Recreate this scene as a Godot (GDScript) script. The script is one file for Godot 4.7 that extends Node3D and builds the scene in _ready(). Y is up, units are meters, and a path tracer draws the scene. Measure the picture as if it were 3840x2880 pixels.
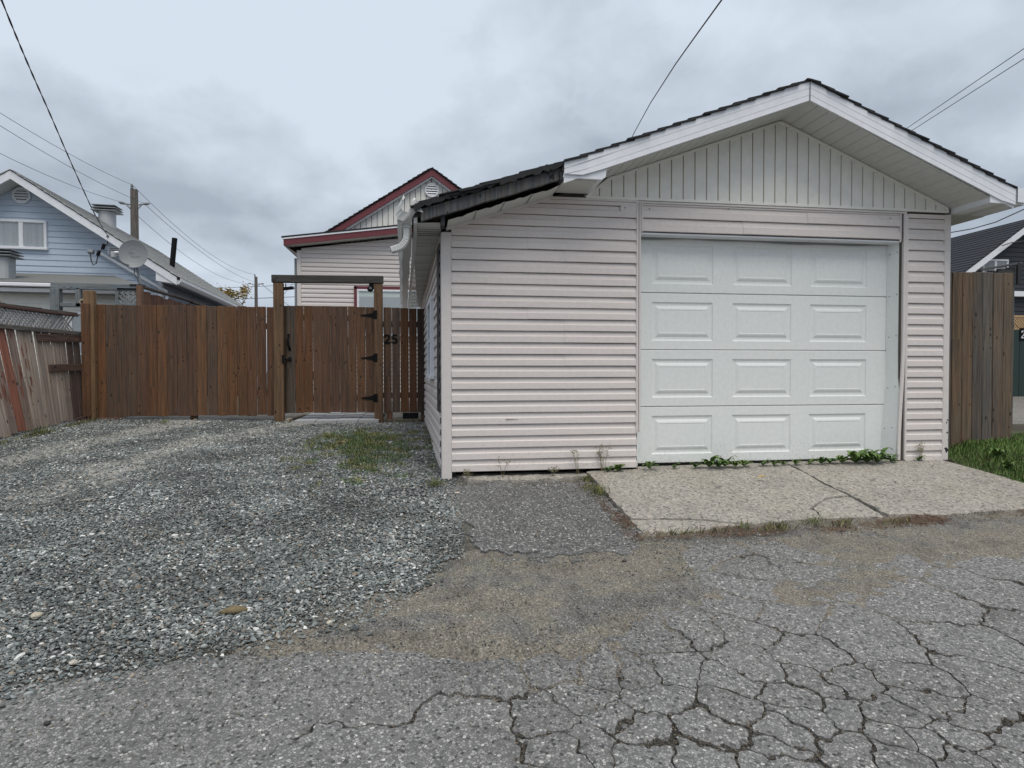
extends Node3D

var M := {}
var used := {}
var rng := RandomNumberGenerator.new()
var nz := FastNoiseLite.new()
var nfine := FastNoiseLite.new()
var crack_points := PackedVector2Array()


func _ready():
	rng.seed = 20417
	nz.seed = 5
	nz.frequency = 1.0
	nz.noise_type = FastNoiseLite.TYPE_SIMPLEX_SMOOTH
	nz.fractal_octaves = 3
	nfine.seed = 9
	nfine.frequency = 9.0
	nfine.noise_type = FastNoiseLite.TYPE_SIMPLEX
	nfine.fractal_octaves = 3
	# camera
	var cam := Camera3D.new()
	cam.name = "camera"
	cam.fov = 63.9
	cam.near = 0.05
	cam.far = 600.0
	cam.position = Vector3(-0.18, 0.864, 5.377)
	cam.rotation = Vector3(-0.020, -0.145, -0.001)
	add_child(cam)
	cam.current = true
	# overcast sky and its soft light
	var env := Environment.new()
	env.background_mode = Environment.BG_SKY
	var sky := Sky.new()
	var pano := PanoramaSkyMaterial.new()
	pano.panorama = cloud_picture()
	sky.sky_material = pano
	env.sky = sky
	env.background_energy_multiplier = 1.0
	env.tonemap_mode = Environment.TONE_MAPPER_LINEAR
	env.tonemap_exposure = 1.44
	env.sdfgi_enabled = true
	env.ssao_enabled = true
	env.ssil_enabled = true
	var we := WorldEnvironment.new()
	we.name = "world_environment"
	we.environment = env
	add_child(we)
	var sun := DirectionalLight3D.new()
	sun.name = "sun"
	sun.light_energy = 0.5
	sun.light_angular_distance = 42.0
	sun.light_color = Color(1.0, 0.97, 0.92)
	sun.shadow_enabled = true
	sun.rotation_degrees = Vector3(-64, 10, 0)
	add_child(sun)
	materials()
	# large structure
	ground()
	road()
	apron()
	garage()
	pink_house()
	blue_house()
	dark_house()
	# objects
	board_fences()
	old_fence()
	back_yard()
	poles_and_lines()
	right_side()
	# small things
	gravel()
	greenery()
	small_things()


# ---------------------------------------------------------------- naming
func numbered(parent, called) -> String:
	var k: String = str(parent.get_instance_id()) + str(called)
	var n: int = used.get(k, 0)
	used[k] = n + 1
	return called if n == 0 else "%s_%03d" % [called, n]


func tag(o, label := "", category := "", group := "", kind := ""):
	if label != "": o.set_meta("label", label)
	if category != "": o.set_meta("category", category)
	if group != "": o.set_meta("group", group)
	if kind != "": o.set_meta("kind", kind)
	return o


func thing(called, label, category, at := Vector3.ZERO, turn := 0.0, group := "") -> Node3D:
	var o := Node3D.new()
	o.name = numbered(self, called)
	add_child(o, true)
	o.position = at
	o.rotation.y = turn
	tag(o, label, category, group)
	return o


func put(mesh, called, mat, parent = self) -> MeshInstance3D:
	var o := MeshInstance3D.new()
	o.name = numbered(parent, called)
	o.mesh = mesh
	o.material_override = mat
	parent.add_child(o, true)
	return o


# ---------------------------------------------------------------- geometry
class Geo:
	var v := PackedVector3Array()
	var n := PackedVector3Array()
	var uv := PackedVector2Array()
	var c := PackedColorArray()
	var col := Color(1, 1, 1)
	var off := Vector2.ZERO
	var t := Transform3D.IDENTITY

	func tri3(a: Vector3, b: Vector3, d: Vector3, na: Vector3, nb: Vector3, nd: Vector3, ua: Vector2, ub: Vector2, ud: Vector2):
		v.append(t * a); v.append(t * d); v.append(t * b)
		n.append((t.basis * na).normalized()); n.append((t.basis * nd).normalized()); n.append((t.basis * nb).normalized())
		uv.append(ua + off); uv.append(ud + off); uv.append(ub + off)
		c.append(col); c.append(col); c.append(col)

	func flat_uv(p: Vector3, q: Vector3) -> Vector2:
		var m := q.abs()
		if m.x >= m.y and m.x >= m.z: return Vector2(p.z, p.y)
		if m.y >= m.z: return Vector2(p.x, p.z)
		return Vector2(p.x, p.y)

	# corners run counter-clockwise seen from outside
	func tri(a: Vector3, b: Vector3, d: Vector3):
		var q := (b - a).cross(d - a)
		if q.length_squared() < 1e-16: return
		q = q.normalized()
		tri3(a, b, d, q, q, q, flat_uv(a, q), flat_uv(b, q), flat_uv(d, q))

	func quad(a, b, d, e):
		tri(a, b, d)
		tri(a, d, e)

	func quad_out(a: Vector3, b: Vector3, d: Vector3, e: Vector3, mid: Vector3):
		if (b - a).cross(d - a).dot((a + d) * 0.5 - mid) < 0: quad(e, d, b, a)
		else: quad(a, b, d, e)

	func box(ctr: Vector3, size: Vector3, bevel := 0.0, basis := Basis.IDENTITY):
		var keep := t
		t = t * Transform3D(basis, ctr)
		var h := size * 0.5
		var b: float = minf(bevel, minf(h.x, minf(h.y, h.z)) * 0.9)
		var P := []
		for s in 8:
			var g := Vector3(1 if s & 1 else -1, 1 if s & 2 else -1, 1 if s & 4 else -1)
			P.append([Vector3(h.x, h.y - b, h.z - b) * g, Vector3(h.x - b, h.y, h.z - b) * g, Vector3(h.x - b, h.y - b, h.z) * g])
		for a in 3:
			var i: int = [1, 2, 4][a]
			var j: int = [2, 4, 1][a]
			var k: int = [4, 1, 2][a]
			for s in [0, i]:
				quad_out(P[s][a], P[s + j][a], P[s + j + k][a], P[s + k][a], Vector3.ZERO)
			if b > 0:
				var a2 := (a + 1) % 3
				for s in [0, i]:
					for r in [0, j]:
						quad_out(P[s + r][a], P[s + r + k][a], P[s + r + k][a2], P[s + r][a2], Vector3.ZERO)
		if b > 0:
			for s in 8:
				var q: Vector3 = (P[s][1] - P[s][0]).cross(P[s][2] - P[s][0])
				if q.dot(P[s][0]) > 0: tri(P[s][0], P[s][1], P[s][2])
				else: tri(P[s][0], P[s][2], P[s][1])
		t = keep

	# a flat outline in x and y given depth from z0 to z1
	func prism(poly: PackedVector2Array, z0: float, z1: float):
		var p := poly
		if Geometry2D.is_polygon_clockwise(p):
			p = p.duplicate()
			p.reverse()
		var idx := Geometry2D.triangulate_polygon(p)
		for i in range(0, idx.size(), 3):
			var a := p[idx[i]]; var b := p[idx[i + 1]]; var d := p[idx[i + 2]]
			if (b - a).cross(d - a) < 0:
				var s := b
				b = d
				d = s
			tri(Vector3(a.x, a.y, z1), Vector3(b.x, b.y, z1), Vector3(d.x, d.y, z1))
			tri(Vector3(a.x, a.y, z0), Vector3(d.x, d.y, z0), Vector3(b.x, b.y, z0))
		for i in p.size():
			var a := p[i]; var b := p[(i + 1) % p.size()]
			quad(Vector3(a.x, a.y, z1), Vector3(a.x, a.y, z0), Vector3(b.x, b.y, z0), Vector3(b.x, b.y, z1))

	func tube(pts: Array, r0: float, seg := 8, r1 := -1.0, cap := true):
		if r1 < 0: r1 = r0
		var rings := []
		var norms := []
		for i in pts.size():
			var d: Vector3 = (pts[min(i + 1, pts.size() - 1)] - pts[max(i - 1, 0)]).normalized()
			var ref := Vector3.UP if absf(d.y) < 0.9 else Vector3.RIGHT
			var s := d.cross(ref).normalized()
			var u := d.cross(s)
			var r: float = lerpf(r0, r1, float(i) / maxf(1, pts.size() - 1))
			var ring := []
			var nn := []
			for k in seg:
				var a := TAU * k / seg
				var q := s * cos(a) + u * sin(a)
				ring.append(pts[i] + q * r)
				nn.append(q)
			rings.append(ring)
			norms.append(nn)
		var along := 0.0
		for i in pts.size() - 1:
			var l: float = (pts[i + 1] - pts[i]).length()
			for k in seg:
				var k2 := (k + 1) % seg
				var ua := Vector2(k * 0.05, along); var ub := Vector2((k + 1) * 0.05, along)
				var uc := Vector2((k + 1) * 0.05, along + l); var ud := Vector2(k * 0.05, along + l)
				tri3(rings[i][k], rings[i][k2], rings[i + 1][k2], norms[i][k], norms[i][k2], norms[i + 1][k2], ua, ub, uc)
				tri3(rings[i][k], rings[i + 1][k2], rings[i + 1][k], norms[i][k], norms[i + 1][k2], norms[i + 1][k], ua, uc, ud)
			along += l
		if cap:
			for e in [0, pts.size() - 1]:
				for k in seg:
					if e == 0: tri(pts[0], rings[0][(k + 1) % seg], rings[0][k])
					else: tri(pts[e], rings[e][k], rings[e][(k + 1) % seg])

	# profile points (radius, height) turned about the local y axis
	func lathe(prof: Array, seg := 16):
		for i in prof.size() - 1:
			var p: Vector2 = prof[i]; var q: Vector2 = prof[i + 1]
			var e := (q - p).normalized()
			var nn := Vector2(e.y, -e.x)
			for k in seg:
				var a := TAU * k / seg; var b := TAU * (k + 1) / seg
				var A := Vector3(p.x * cos(a), p.y, -p.x * sin(a)); var B := Vector3(p.x * cos(b), p.y, -p.x * sin(b))
				var C := Vector3(q.x * cos(b), q.y, -q.x * sin(b)); var D := Vector3(q.x * cos(a), q.y, -q.x * sin(a))
				var na := Vector3(nn.x * cos(a), nn.y, -nn.x * sin(a)); var nb := Vector3(nn.x * cos(b), nn.y, -nn.x * sin(b))
				if p.x > 1e-5: tri3(A, B, C, na, nb, nb, Vector2(a, p.y), Vector2(b, p.y), Vector2(b, q.y))
				if q.x > 1e-5: tri3(A, C, D, na, nb, na, Vector2(a, p.y), Vector2(b, q.y), Vector2(a, q.y))

	func mesh() -> ArrayMesh:
		var a := []
		a.resize(Mesh.ARRAY_MAX)
		a[Mesh.ARRAY_VERTEX] = v
		a[Mesh.ARRAY_NORMAL] = n
		a[Mesh.ARRAY_TEX_UV] = uv
		a[Mesh.ARRAY_COLOR] = c
		var m := ArrayMesh.new()
		m.add_surface_from_arrays(Mesh.PRIMITIVE_TRIANGLES, a)
		return m


func geo(tint := Color(1, 1, 1), slide := false) -> Geo:
	var g := Geo.new()
	g.col = tint
	if slide: g.off = Vector2(rng.randf() * 7.0, rng.randf() * 7.0)
	return g


func bx(called, ctr, size, mat, parent = self, bevel := 0.0, basis := Basis.IDENTITY, tint := Color(1, 1, 1), slide := true) -> MeshInstance3D:
	var g := geo(tint, slide)
	g.box(ctr, size, bevel, basis)
	return put(g.mesh(), called, mat, parent)


# a square bar between two points
func bar(g: Geo, a: Vector3, b: Vector3, w: float, h: float, bevel := 0.0, up := Vector3.UP):
	var d := (b - a).normalized()
	var s := d.cross(up).normalized()
	g.box((a + b) * 0.5, Vector3(w, (b - a).length(), h), bevel, Basis(s, d, s.cross(d)))


func pipe(called, pts, r, mat, parent = self, seg := 8, r1 := -1.0) -> MeshInstance3D:
	var g := geo()
	g.tube(pts, r, seg, r1)
	return put(g.mesh(), called, mat, parent)


func sst(a, b, x) -> float:
	return smoothstep(0.0, 1.0, clampf((x - a) / (b - a), 0, 1))


func jit(c: Color, amount: float) -> Color:
	var k := 1.0 + rng.randf_range(-amount, amount)
	return Color(c.r * k, c.g * k, c.b * k)


# horizontal siding: each course is a board with a flat face and a cut-back upper band
func siding(parent, xf: Transform3D, y0: float, y1: float, e: float, xl: Callable, xr: Callable, mat, prof: Array, vary := 0.025):
	var k := 0
	while y0 + k * e < y1 - 0.012:
		var yb := y0 + k * e
		var g := geo(jit(Color(1, 1, 1), vary), true)
		g.t = xf
		var rows := []
		var lap := rng.randf_range(0.15, 0.85) if rng.randf() < 0.6 else 2.0
		for i in prof.size():
			var p: Vector2 = prof[i]
			var y := yb + p.x * e
			if y > y1:
				var q: Vector2 = prof[i - 1]
				var f := (y1 - (yb + q.x * e)) / ((p.x - q.x) * e)
				rows.append(Vector2(y1, lerpf(q.y, p.y, f)))
				break
			rows.append(Vector2(y, p.y))
		for i in rows.size() - 1:
			var a: Vector2 = rows[i]; var b: Vector2 = rows[i + 1]
			var la: float = xl.call(a.x); var ra: float = xr.call(a.x)
			var lb: float = xl.call(b.x); var rb: float = xr.call(b.x)
			if ra < la: la = (la + ra) * 0.5; ra = la
			if rb < lb: lb = (lb + rb) * 0.5; rb = lb
			var nseg: int = maxi(1, int((ra - la) / 0.3)) if mat == M.vinyl else 1
			for s in nseg:
				var f0 := float(s) / nseg; var f1 := float(s + 1) / nseg
				var lift := 0.0022 if nseg > 4 and f0 > lap and a.y > 0 else 0.0
				var w0 := lift + 0.0028 * (nz.get_noise_2d(f0 * 3.0, k * 3.7) if nseg > 1 and a.y > 0 else 0.0)
				var w1 := lift + 0.0028 * (nz.get_noise_2d(f1 * 3.0, k * 3.7) if nseg > 1 and a.y > 0 else 0.0)
				g.quad(Vector3(lerpf(la, ra, f0), a.x + w0 * 0.6, a.y + w0), Vector3(lerpf(la, ra, f1), a.x + w1 * 0.6, a.y + w1), Vector3(lerpf(lb, rb, f1), b.x + w1 * 0.6, b.y + w1), Vector3(lerpf(lb, rb, f0), b.x + w0 * 0.6, b.y + w0))
		if g.v.size() > 0: put(g.mesh(), "siding_board", mat, parent)
		k += 1


const DUTCH := [Vector2(0.055, -0.011), Vector2(0.055, 0.0180), Vector2(0.095, 0.0195), Vector2(0.57, 0.0172), Vector2(0.67, 0.0070), Vector2(1.0, 0.001), Vector2(1.055, -0.011)]
const CLAP := [Vector2(0.03, -0.008), Vector2(0.03, 0.0125), Vector2(0.08, 0.0135), Vector2(1.0, 0.001), Vector2(1.03, -0.008)]


# roof courses from the eave up along a slope in the x-y plane, running along z
func shingles(parent, a: Vector2, b: Vector2, z0: float, z1: float, step: float, mat, ragged := 0.0, thick := 0.012):
	var d := (b - a).normalized()
	var q := Vector2(-d.y, d.x)
	if q.y < 0: q = -q
	var n := int(ceil((b - a).length() / step))
	var base := 1.0
	for i in n:
		var s: float = i * step
		var l: float = minf(step * 1.45, (b - a).length() - s)
		var g := geo(jit(Color(1, 1, 1), 0.16), true)
		var A := a + d * s + q * thick * 1.5
		var B := a + d * (s + l) + q * thick * 0.2
		var zf := z1 + rng.randf_range(-ragged, ragged)
		var c3 := Vector3((A.x + B.x) * 0.5, (A.y + B.y) * 0.5, (z0 + zf) * 0.5)
		var e := (B - A).normalized()
		var ex := Vector3(e.x, e.y, 0)
		if ex.x < 0: ex = -ex
		var ey := Vector3(-ex.y, ex.x, 0)
		g.box(c3, Vector3((B - A).length(), thick * rng.randf_range(0.9, 1.25), zf - z0), 0.002, Basis(ex, ey, Vector3(0, 0, 1)))
		put(g.mesh(), "shingle_row", mat, parent)


# ---------------------------------------------------------------- materials
func lin(r, g, b) -> Color:
	return Color(r, g, b).linear_to_srgb()


func mat(color: Color, rough := 0.8, tex = null, scale := 1.0, world := true, normal = null, nscale := 1.0) -> StandardMaterial3D:
	var m := StandardMaterial3D.new()
	m.albedo_color = color
	m.roughness = rough
	m.vertex_color_use_as_albedo = true
	if tex: m.albedo_texture = tex
	if normal:
		m.normal_enabled = true
		m.normal_texture = normal
		m.normal_scale = nscale
	if world:
		m.uv1_triplanar = true
		m.uv1_world_triplanar = true
	m.uv1_scale = Vector3.ONE * scale
	return m


func noise_img(kind, freq, size, seed_, oct := 3, seamless := true) -> Image:
	var f := FastNoiseLite.new()
	f.noise_type = kind
	f.seed = seed_
	f.frequency = freq
	f.fractal_octaves = oct
	if oct == 1: f.fractal_type = FastNoiseLite.FRACTAL_NONE
	return f.get_seamless_image(size, size) if seamless else f.get_image(size, size)


func enc(x: float) -> int:
	return clampi(int(255.0 * pow(clampf(x, 0, 1), 1 / 2.2)), 0, 255)


# stones set in a binder: every cell one stone with a tone of its own; returns [colour, relief]
func aggregate(size: int, cells: float, seed_: int, tones: Array, gap: float, binder: Color, grain: float) -> Array:
	var f := FastNoiseLite.new()
	f.noise_type = FastNoiseLite.TYPE_CELLULAR
	f.fractal_type = FastNoiseLite.FRACTAL_NONE
	f.seed = seed_
	f.frequency = cells / size
	f.cellular_jitter = 1.0
	f.cellular_return_type = FastNoiseLite.RETURN_CELL_VALUE
	var va := f.get_image(size, size, false, false, false).get_data()
	f.cellular_return_type = FastNoiseLite.RETURN_DISTANCE2_SUB
	var ea := f.get_image(size, size, false, false, true).get_data()
	var ga := noise_img(FastNoiseLite.TYPE_SIMPLEX, 0.21, size, seed_ + 3, 2).get_data()
	var r := RandomNumberGenerator.new()
	r.seed = seed_
	var lut := []
	for i in 256:
		var t: Array = tones[0]
		var x := r.randf()
		for q in tones:
			if x < q[0]:
				t = q
				break
		var k := r.randf_range(0.75, 1.25)
		lut.append(Color(t[1] * k, t[2] * k, t[3] * k))
	var out := PackedByteArray()
	out.resize(size * size * 3)
	var rel := PackedByteArray()
	rel.resize(size * size)
	var e8 := PackedByteArray()
	e8.resize(1024)
	for i in 1024: e8[i] = enc(i / 1023.0)
	for i in size * size:
		var c: Color = lut[va[i]]
		var e := clampf((ea[i] / 255.0 - gap) * 5.0, 0, 1)
		var k := 1.0 + (ga[i] / 255.0 - 0.5) * grain
		var s := e * e * (3 - 2 * e)
		out[i * 3] = e8[clampi(int((binder.r + (c.r - binder.r) * s) * k * 1023), 0, 1023)]
		out[i * 3 + 1] = e8[clampi(int((binder.g + (c.g - binder.g) * s) * k * 1023), 0, 1023)]
		out[i * 3 + 2] = e8[clampi(int((binder.b + (c.b - binder.b) * s) * k * 1023), 0, 1023)]
		rel[i] = clampi(int(60 + 150 * s + (ga[i] - 128) * 0.3), 0, 255)
	var im := Image.create_from_data(size, size, false, Image.FORMAT_RGB8, out)
	var nm := Image.create_from_data(size, size, false, Image.FORMAT_L8, rel)
	nm.convert(Image.FORMAT_RGBA8)
	nm.bump_map_to_normal_map(2.0)
	return [ImageTexture.create_from_image(im), ImageTexture.create_from_image(nm)]


# grain that runs along v: streaks, rings and knots, weathered in patches
func wood(seed_: int, weather: float) -> Array:
	var w := 256
	var h := 1024
	var a := FastNoiseLite.new()
	a.seed = seed_
	a.noise_type = FastNoiseLite.TYPE_SIMPLEX
	a.frequency = 1.0
	a.fractal_octaves = 3
	var r := RandomNumberGenerator.new()
	r.seed = seed_
	var knots := []
	for i in 26: knots.append(Vector3(r.randf() * w, r.randf() * h, r.randf_range(2.0, 5.0)))
	var out := PackedByteArray()
	out.resize(w * h * 3)
	var rel := PackedByteArray()
	rel.resize(w * h)
	var warp := PackedFloat32Array()
	for y in h:
		var near := []
		for k in knots:
			if absf(k.y - y) < k.z * 9: near.append(k)
		for x in w:
			var px := float(x)
			var dark := 0.0
			for k in near:
				var dx: float = x - k.x
				var dy: float = (y - k.y) * 0.55
				var d: float = sqrt(dx * dx + dy * dy) / k.z
				px += dx * 1.6 * exp(-d * 0.6) * 0.6
				if d < 1.25: dark = maxf(dark, clampf((1.25 - d) * 2.5, 0, 1))
			var s := a.get_noise_2d(px * 0.055, y * 0.0016)
			var s2 := a.get_noise_2d(px * 0.31 + 50, y * 0.006)
			var wz := a.get_noise_2d(px * 0.022 + 90, y * 0.0035 + 7)
			var m := clampf(0.80 + s * 0.30 + s2 * 0.30, 0.25, 1.15) * (1.0 - 0.8 * dark)
			var gr := clampf(0.5 + wz * 1.3 + s2 * 0.4, 0, 1) * weather
			var i := (y * w + x) * 3
			out[i] = enc(m * (0.86 - 0.26 * gr))
			out[i + 1] = enc(m * (0.86 - 0.06 * gr))
			out[i + 2] = enc(m * (0.86 + 0.16 * gr))
			rel[y * w + x] = clampi(int(128 + s2 * 150 + s * 40 - dark * 60), 0, 255)
	var nm := Image.create_from_data(w, h, false, Image.FORMAT_L8, rel)
	nm.convert(Image.FORMAT_RGBA8)
	nm.bump_map_to_normal_map(3.0)
	return [ImageTexture.create_from_image(Image.create_from_data(w, h, false, Image.FORMAT_RGB8, out)), ImageTexture.create_from_image(nm)]


# a neutral mottling round 1 with specks, for paint, vinyl and metal
func mottle(size: int, amount: float, speck: float, seed_: int, stretch := 1.0) -> Array:
	var a := FastNoiseLite.new()
	a.seed = seed_
	a.frequency = 0.02
	a.fractal_octaves = 4
	var b := FastNoiseLite.new()
	b.seed = seed_ + 1
	b.frequency = 0.45
	b.fractal_octaves = 2
	var out := PackedByteArray()
	out.resize(size * size * 3)
	var rel := PackedByteArray()
	rel.resize(size * size)
	for y in size:
		for x in size:
			var f := b.get_noise_2d(x / stretch, y)
			var m := 0.94 + a.get_noise_2d(x, y) * amount + f * speck
			var e := enc(m)
			var i := (y * size + x)
			out[i * 3] = e
			out[i * 3 + 1] = enc(m * (0.997 + 0.006 * f))
			out[i * 3 + 2] = enc(m * 0.995)
			rel[i] = clampi(int(128 + f * 110), 0, 255)
	var nm := Image.create_from_data(size, size, false, Image.FORMAT_L8, rel)
	nm.convert(Image.FORMAT_RGBA8)
	nm.bump_map_to_normal_map(1.5)
	return [ImageTexture.create_from_image(Image.create_from_data(size, size, false, Image.FORMAT_RGB8, out)), ImageTexture.create_from_image(nm)]


func cloud_picture() -> ImageTexture:
	var w := 2048
	var h := 1024
	var im := Image.create(w, h, false, Image.FORMAT_RGBF)
	var a := FastNoiseLite.new()
	a.seed = 31
	a.frequency = 0.75
	a.fractal_octaves = 5
	a.fractal_gain = 0.48
	a.domain_warp_enabled = true
	a.domain_warp_amplitude = 0.35
	a.domain_warp_frequency = 0.9
	var dark := Color(0.275, 0.315, 0.372)
	var pale := Color(0.47, 0.525, 0.60)
	for y in h:
		var up := (0.5 - (y + 0.5) / h) * PI
		for x in w:
			if up < -0.02:
				im.set_pixel(x, y, Color(0.30, 0.31, 0.31))
				continue
			var az := (x + 0.5) / w * TAU
			var k := 1.0 / (sin(maxf(up, 0.0)) + 0.28)
			var px := cos(az) * cos(up) * k
			var pz := sin(az) * cos(up) * k
			var f := a.get_noise_2d(px * 1.35, pz * 1.35) * 0.85 + a.get_noise_2d(px * 0.6 + 9, pz * 0.6) * 0.65
			f += a.get_noise_2d(px * 2.6 + 5, pz * 2.6) * 0.38
			var s := clampf(0.54 + f * 1.2, 0, 1)
			s = lerpf(s, 0.72, sst(0.22, 0.0, up) * 0.6)
			im.set_pixel(x, y, dark.lerp(pale, s))
	return ImageTexture.create_from_image(im)


func materials():
	var asph := aggregate(1024, 105, 11, [[0.40, 0.165, 0.164, 0.162], [0.72, 0.26, 0.258, 0.254], [0.90, 0.345, 0.342, 0.336], [0.93, 0.50, 0.49, 0.47], [1.0, 0.055, 0.055, 0.057]], 0.03, Color(0.115, 0.113, 0.11), 1.1)
	M.asphalt = mat(Color(1, 1, 1), 0.9, asph[0], 0.8, true, asph[1], 0.7)
	var patch := aggregate(1024, 85, 17, [[0.42, 0.105, 0.105, 0.105], [0.74, 0.20, 0.20, 0.196], [0.92, 0.33, 0.33, 0.32], [1.0, 0.55, 0.54, 0.52]], 0.05, Color(0.06, 0.06, 0.06), 0.9)
	M.patch = mat(Color(1, 1, 1), 0.9, patch[0], 0.9, true, patch[1], 0.8)
	var conc := aggregate(1024, 80, 23, [[0.42, 0.39, 0.36, 0.31], [0.70, 0.49, 0.455, 0.40], [0.90, 0.27, 0.255, 0.235], [1.0, 0.12, 0.12, 0.125]], 0.02, Color(0.39, 0.365, 0.325), 0.9)
	M.concrete = mat(lin(0.86, 0.86, 0.86), 0.9, conc[0], 0.7, true, conc[1], 0.5)
	var sand := aggregate(1024, 150, 29, [[0.44, 0.185, 0.163, 0.130], [0.70, 0.26, 0.23, 0.185], [0.92, 0.075, 0.070, 0.064], [1.0, 0.42, 0.40, 0.35]], 0.0, Color(0.15, 0.134, 0.108), 1.0)
	M.sand = mat(Color(1, 1, 1), 0.95, sand[0], 0.9, true, sand[1], 0.5)
	var bed := aggregate(1024, 80, 37, [[0.4, 0.75, 0.76, 0.76], [0.7, 1.0, 1.0, 0.98], [0.92, 0.5, 0.51, 0.52], [1.0, 1.0, 1.0, 1.0]], 0.08, Color(0.40, 0.39, 0.37), 0.7)
	M.bed = mat(Color(1, 1, 1), 0.95, bed[0], 0.55, true, bed[1], 0.9)
	M.stone = mat(Color(1, 1, 1), 0.85)
	var wa := wood(3, 0.5)
	M.wood = mat(Color(1, 1, 1), 0.85, wa[0], 1.0, false, wa[1], 0.6)
	M.wood.uv1_scale = Vector3(1.9, 0.42, 1)
	var wb := wood(8, 0.2)
	M.post = mat(Color(1, 1, 1), 0.8, wb[0], 1.0, false, wb[1], 0.5)
	M.post.uv1_scale = Vector3(1.6, 0.40, 1)
	var vi := mottle(512, 0.05, 0.06, 41, 6.0)
	M.vinyl = mat(lin(0.72, 0.66, 0.63), 0.55, vi[0], 1.6, true, vi[1], 0.25)
	M.vinyl_trim = mat(lin(0.70, 0.65, 0.625), 0.55, vi[0], 1.1, true, vi[1], 0.12)
	var pa := mottle(512, 0.06, 0.05, 53)
	var pd := mottle(512, 0.05, 0.018, 57)
	M.door = mat(lin(0.80, 0.825, 0.81), 0.5, pd[0], 1.7, true, pd[1], 0.12)
	M.white = mat(lin(0.80, 0.82, 0.86), 0.45, pa[0], 0.9, true, pa[1], 0.08)
	M.gable = mat(lin(0.84, 0.83, 0.775), 0.6, pa[0], 0.7, true, pa[1], 0.10)
	M.groove = mat(lin(0.56, 0.51, 0.42), 0.8, pa[0], 1.3)
	M.soffit = mat(lin(0.60, 0.61, 0.585), 0.6, pa[0], 1.1, true, pa[1], 0.08)
	M.alu = mat(lin(0.62, 0.63, 0.62), 0.4, pa[0], 1.7, true, pa[1], 0.15)
	M.blue = mat(lin(0.50, 0.58, 0.69), 0.6, vi[0], 0.8, true)
	M.navy = mat(lin(0.020, 0.024, 0.032), 0.6, vi[0], 0.8, true)
	M.maroon = mat(lin(0.15, 0.026, 0.036), 0.55, pa[0], 0.9)
	M.dark = mat(lin(0.02, 0.02, 0.022), 0.7)
	M.black = mat(lin(0.008, 0.008, 0.009), 0.6, pa[0], 2.0)
	M.black.metallic_specular = 0.25
	M.shingle_porch = mat(lin(0.15, 0.155, 0.15), 0.9)
	M.interior = mat(lin(0.08, 0.07, 0.06), 0.9)
	var sh := aggregate(512, 140, 61, [[0.6, 0.9, 0.9, 0.9], [0.85, 0.6, 0.6, 0.6], [1.0, 1.0, 1.0, 1.0]], 0.0, Color(0.6, 0.6, 0.6), 0.8)
	M.shingle_black = mat(lin(0.030, 0.031, 0.034), 0.9, sh[0], 1.5, true, sh[1], 0.6)
	M.shingle_grey = mat(lin(0.52, 0.53, 0.52), 0.9, sh[0], 1.0, true, sh[1], 0.6)
	M.shingle_navy = mat(lin(0.035, 0.040, 0.052), 0.9, sh[0], 1.0, true, sh[1], 0.6)
	M.grey_metal = mat(lin(0.22, 0.24, 0.25), 0.5, pa[0], 1.0)
	M.dish = mat(lin(0.22, 0.235, 0.25), 0.5, pa[0], 2.0)
	M.stucco = mat(lin(0.42, 0.44, 0.46), 0.85, pa[0], 1.0)
	M.glass = mat(lin(0.02, 0.025, 0.025), 0.05)
	M.pane = StandardMaterial3D.new()
	M.pane.albedo_color = Color(0.86, 0.90, 0.92, 0.12)
	M.pane.transparency = BaseMaterial3D.TRANSPARENCY_ALPHA
	M.pane.roughness = 0.04
	M.blind = mat(lin(0.62, 0.70, 0.64), 0.8)
	M.curtain = mat(lin(0.33, 0.36, 0.375), 0.9)
	M.leaf = mat(Color(1, 1, 1), 0.6)
	M.leaf.backlight_enabled = true
	M.leaf.backlight = Color(0.25, 0.3, 0.1)
	M.wire = mat(lin(0.035, 0.036, 0.04), 0.6)
	M.paver = mat(lin(0.38, 0.385, 0.40), 0.85, pa[0], 2.0, true, pa[1], 0.3)
	M.green_paint = mat(lin(0.012, 0.035, 0.028), 0.5, pa[0], 1.5)
	M.lattice_tan = mat(lin(0.50, 0.33, 0.18), 0.8, pa[0], 2.0)
	M.tan = mat(lin(0.45, 0.36, 0.24), 0.7, pa[0], 2.0)


# ---------------------------------------------------------------- the lie of the land
const PROFILE := [Vector2(-300, 0.3), Vector2(-14, 0.25), Vector2(-4.3, 0.085), Vector2(-2.5, 0.05), Vector2(-1.2, 0.0), Vector2(0, -0.075), Vector2(1.4, -0.25), Vector2(3, -0.39), Vector2(5.4, -0.5), Vector2(9, -0.56), Vector2(300, -0.6)]


func H(x: float, z: float) -> float:
	var y := 0.0
	for i in PROFILE.size() - 1:
		if z <= PROFILE[i + 1].x:
			y = lerpf(PROFILE[i].y, PROFILE[i + 1].y, clampf((z - PROFILE[i].x) / (PROFILE[i + 1].x - PROFILE[i].x), 0, 1))
			break
	y += clampf(-x - 0.8, 0, 6) * 0.025 * sst(-1.0, -4.5, z)
	y += sst(2.0, 6.5, x) * 0.1
	return y


func along(pts: Array, x: float) -> float:
	if x <= pts[0].x: return pts[0].y
	for i in pts.size() - 1:
		if x <= pts[i + 1].x: return lerpf(pts[i].y, pts[i + 1].y, (x - pts[i].x) / (pts[i + 1].x - pts[i].x))
	return pts[-1].y


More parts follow.
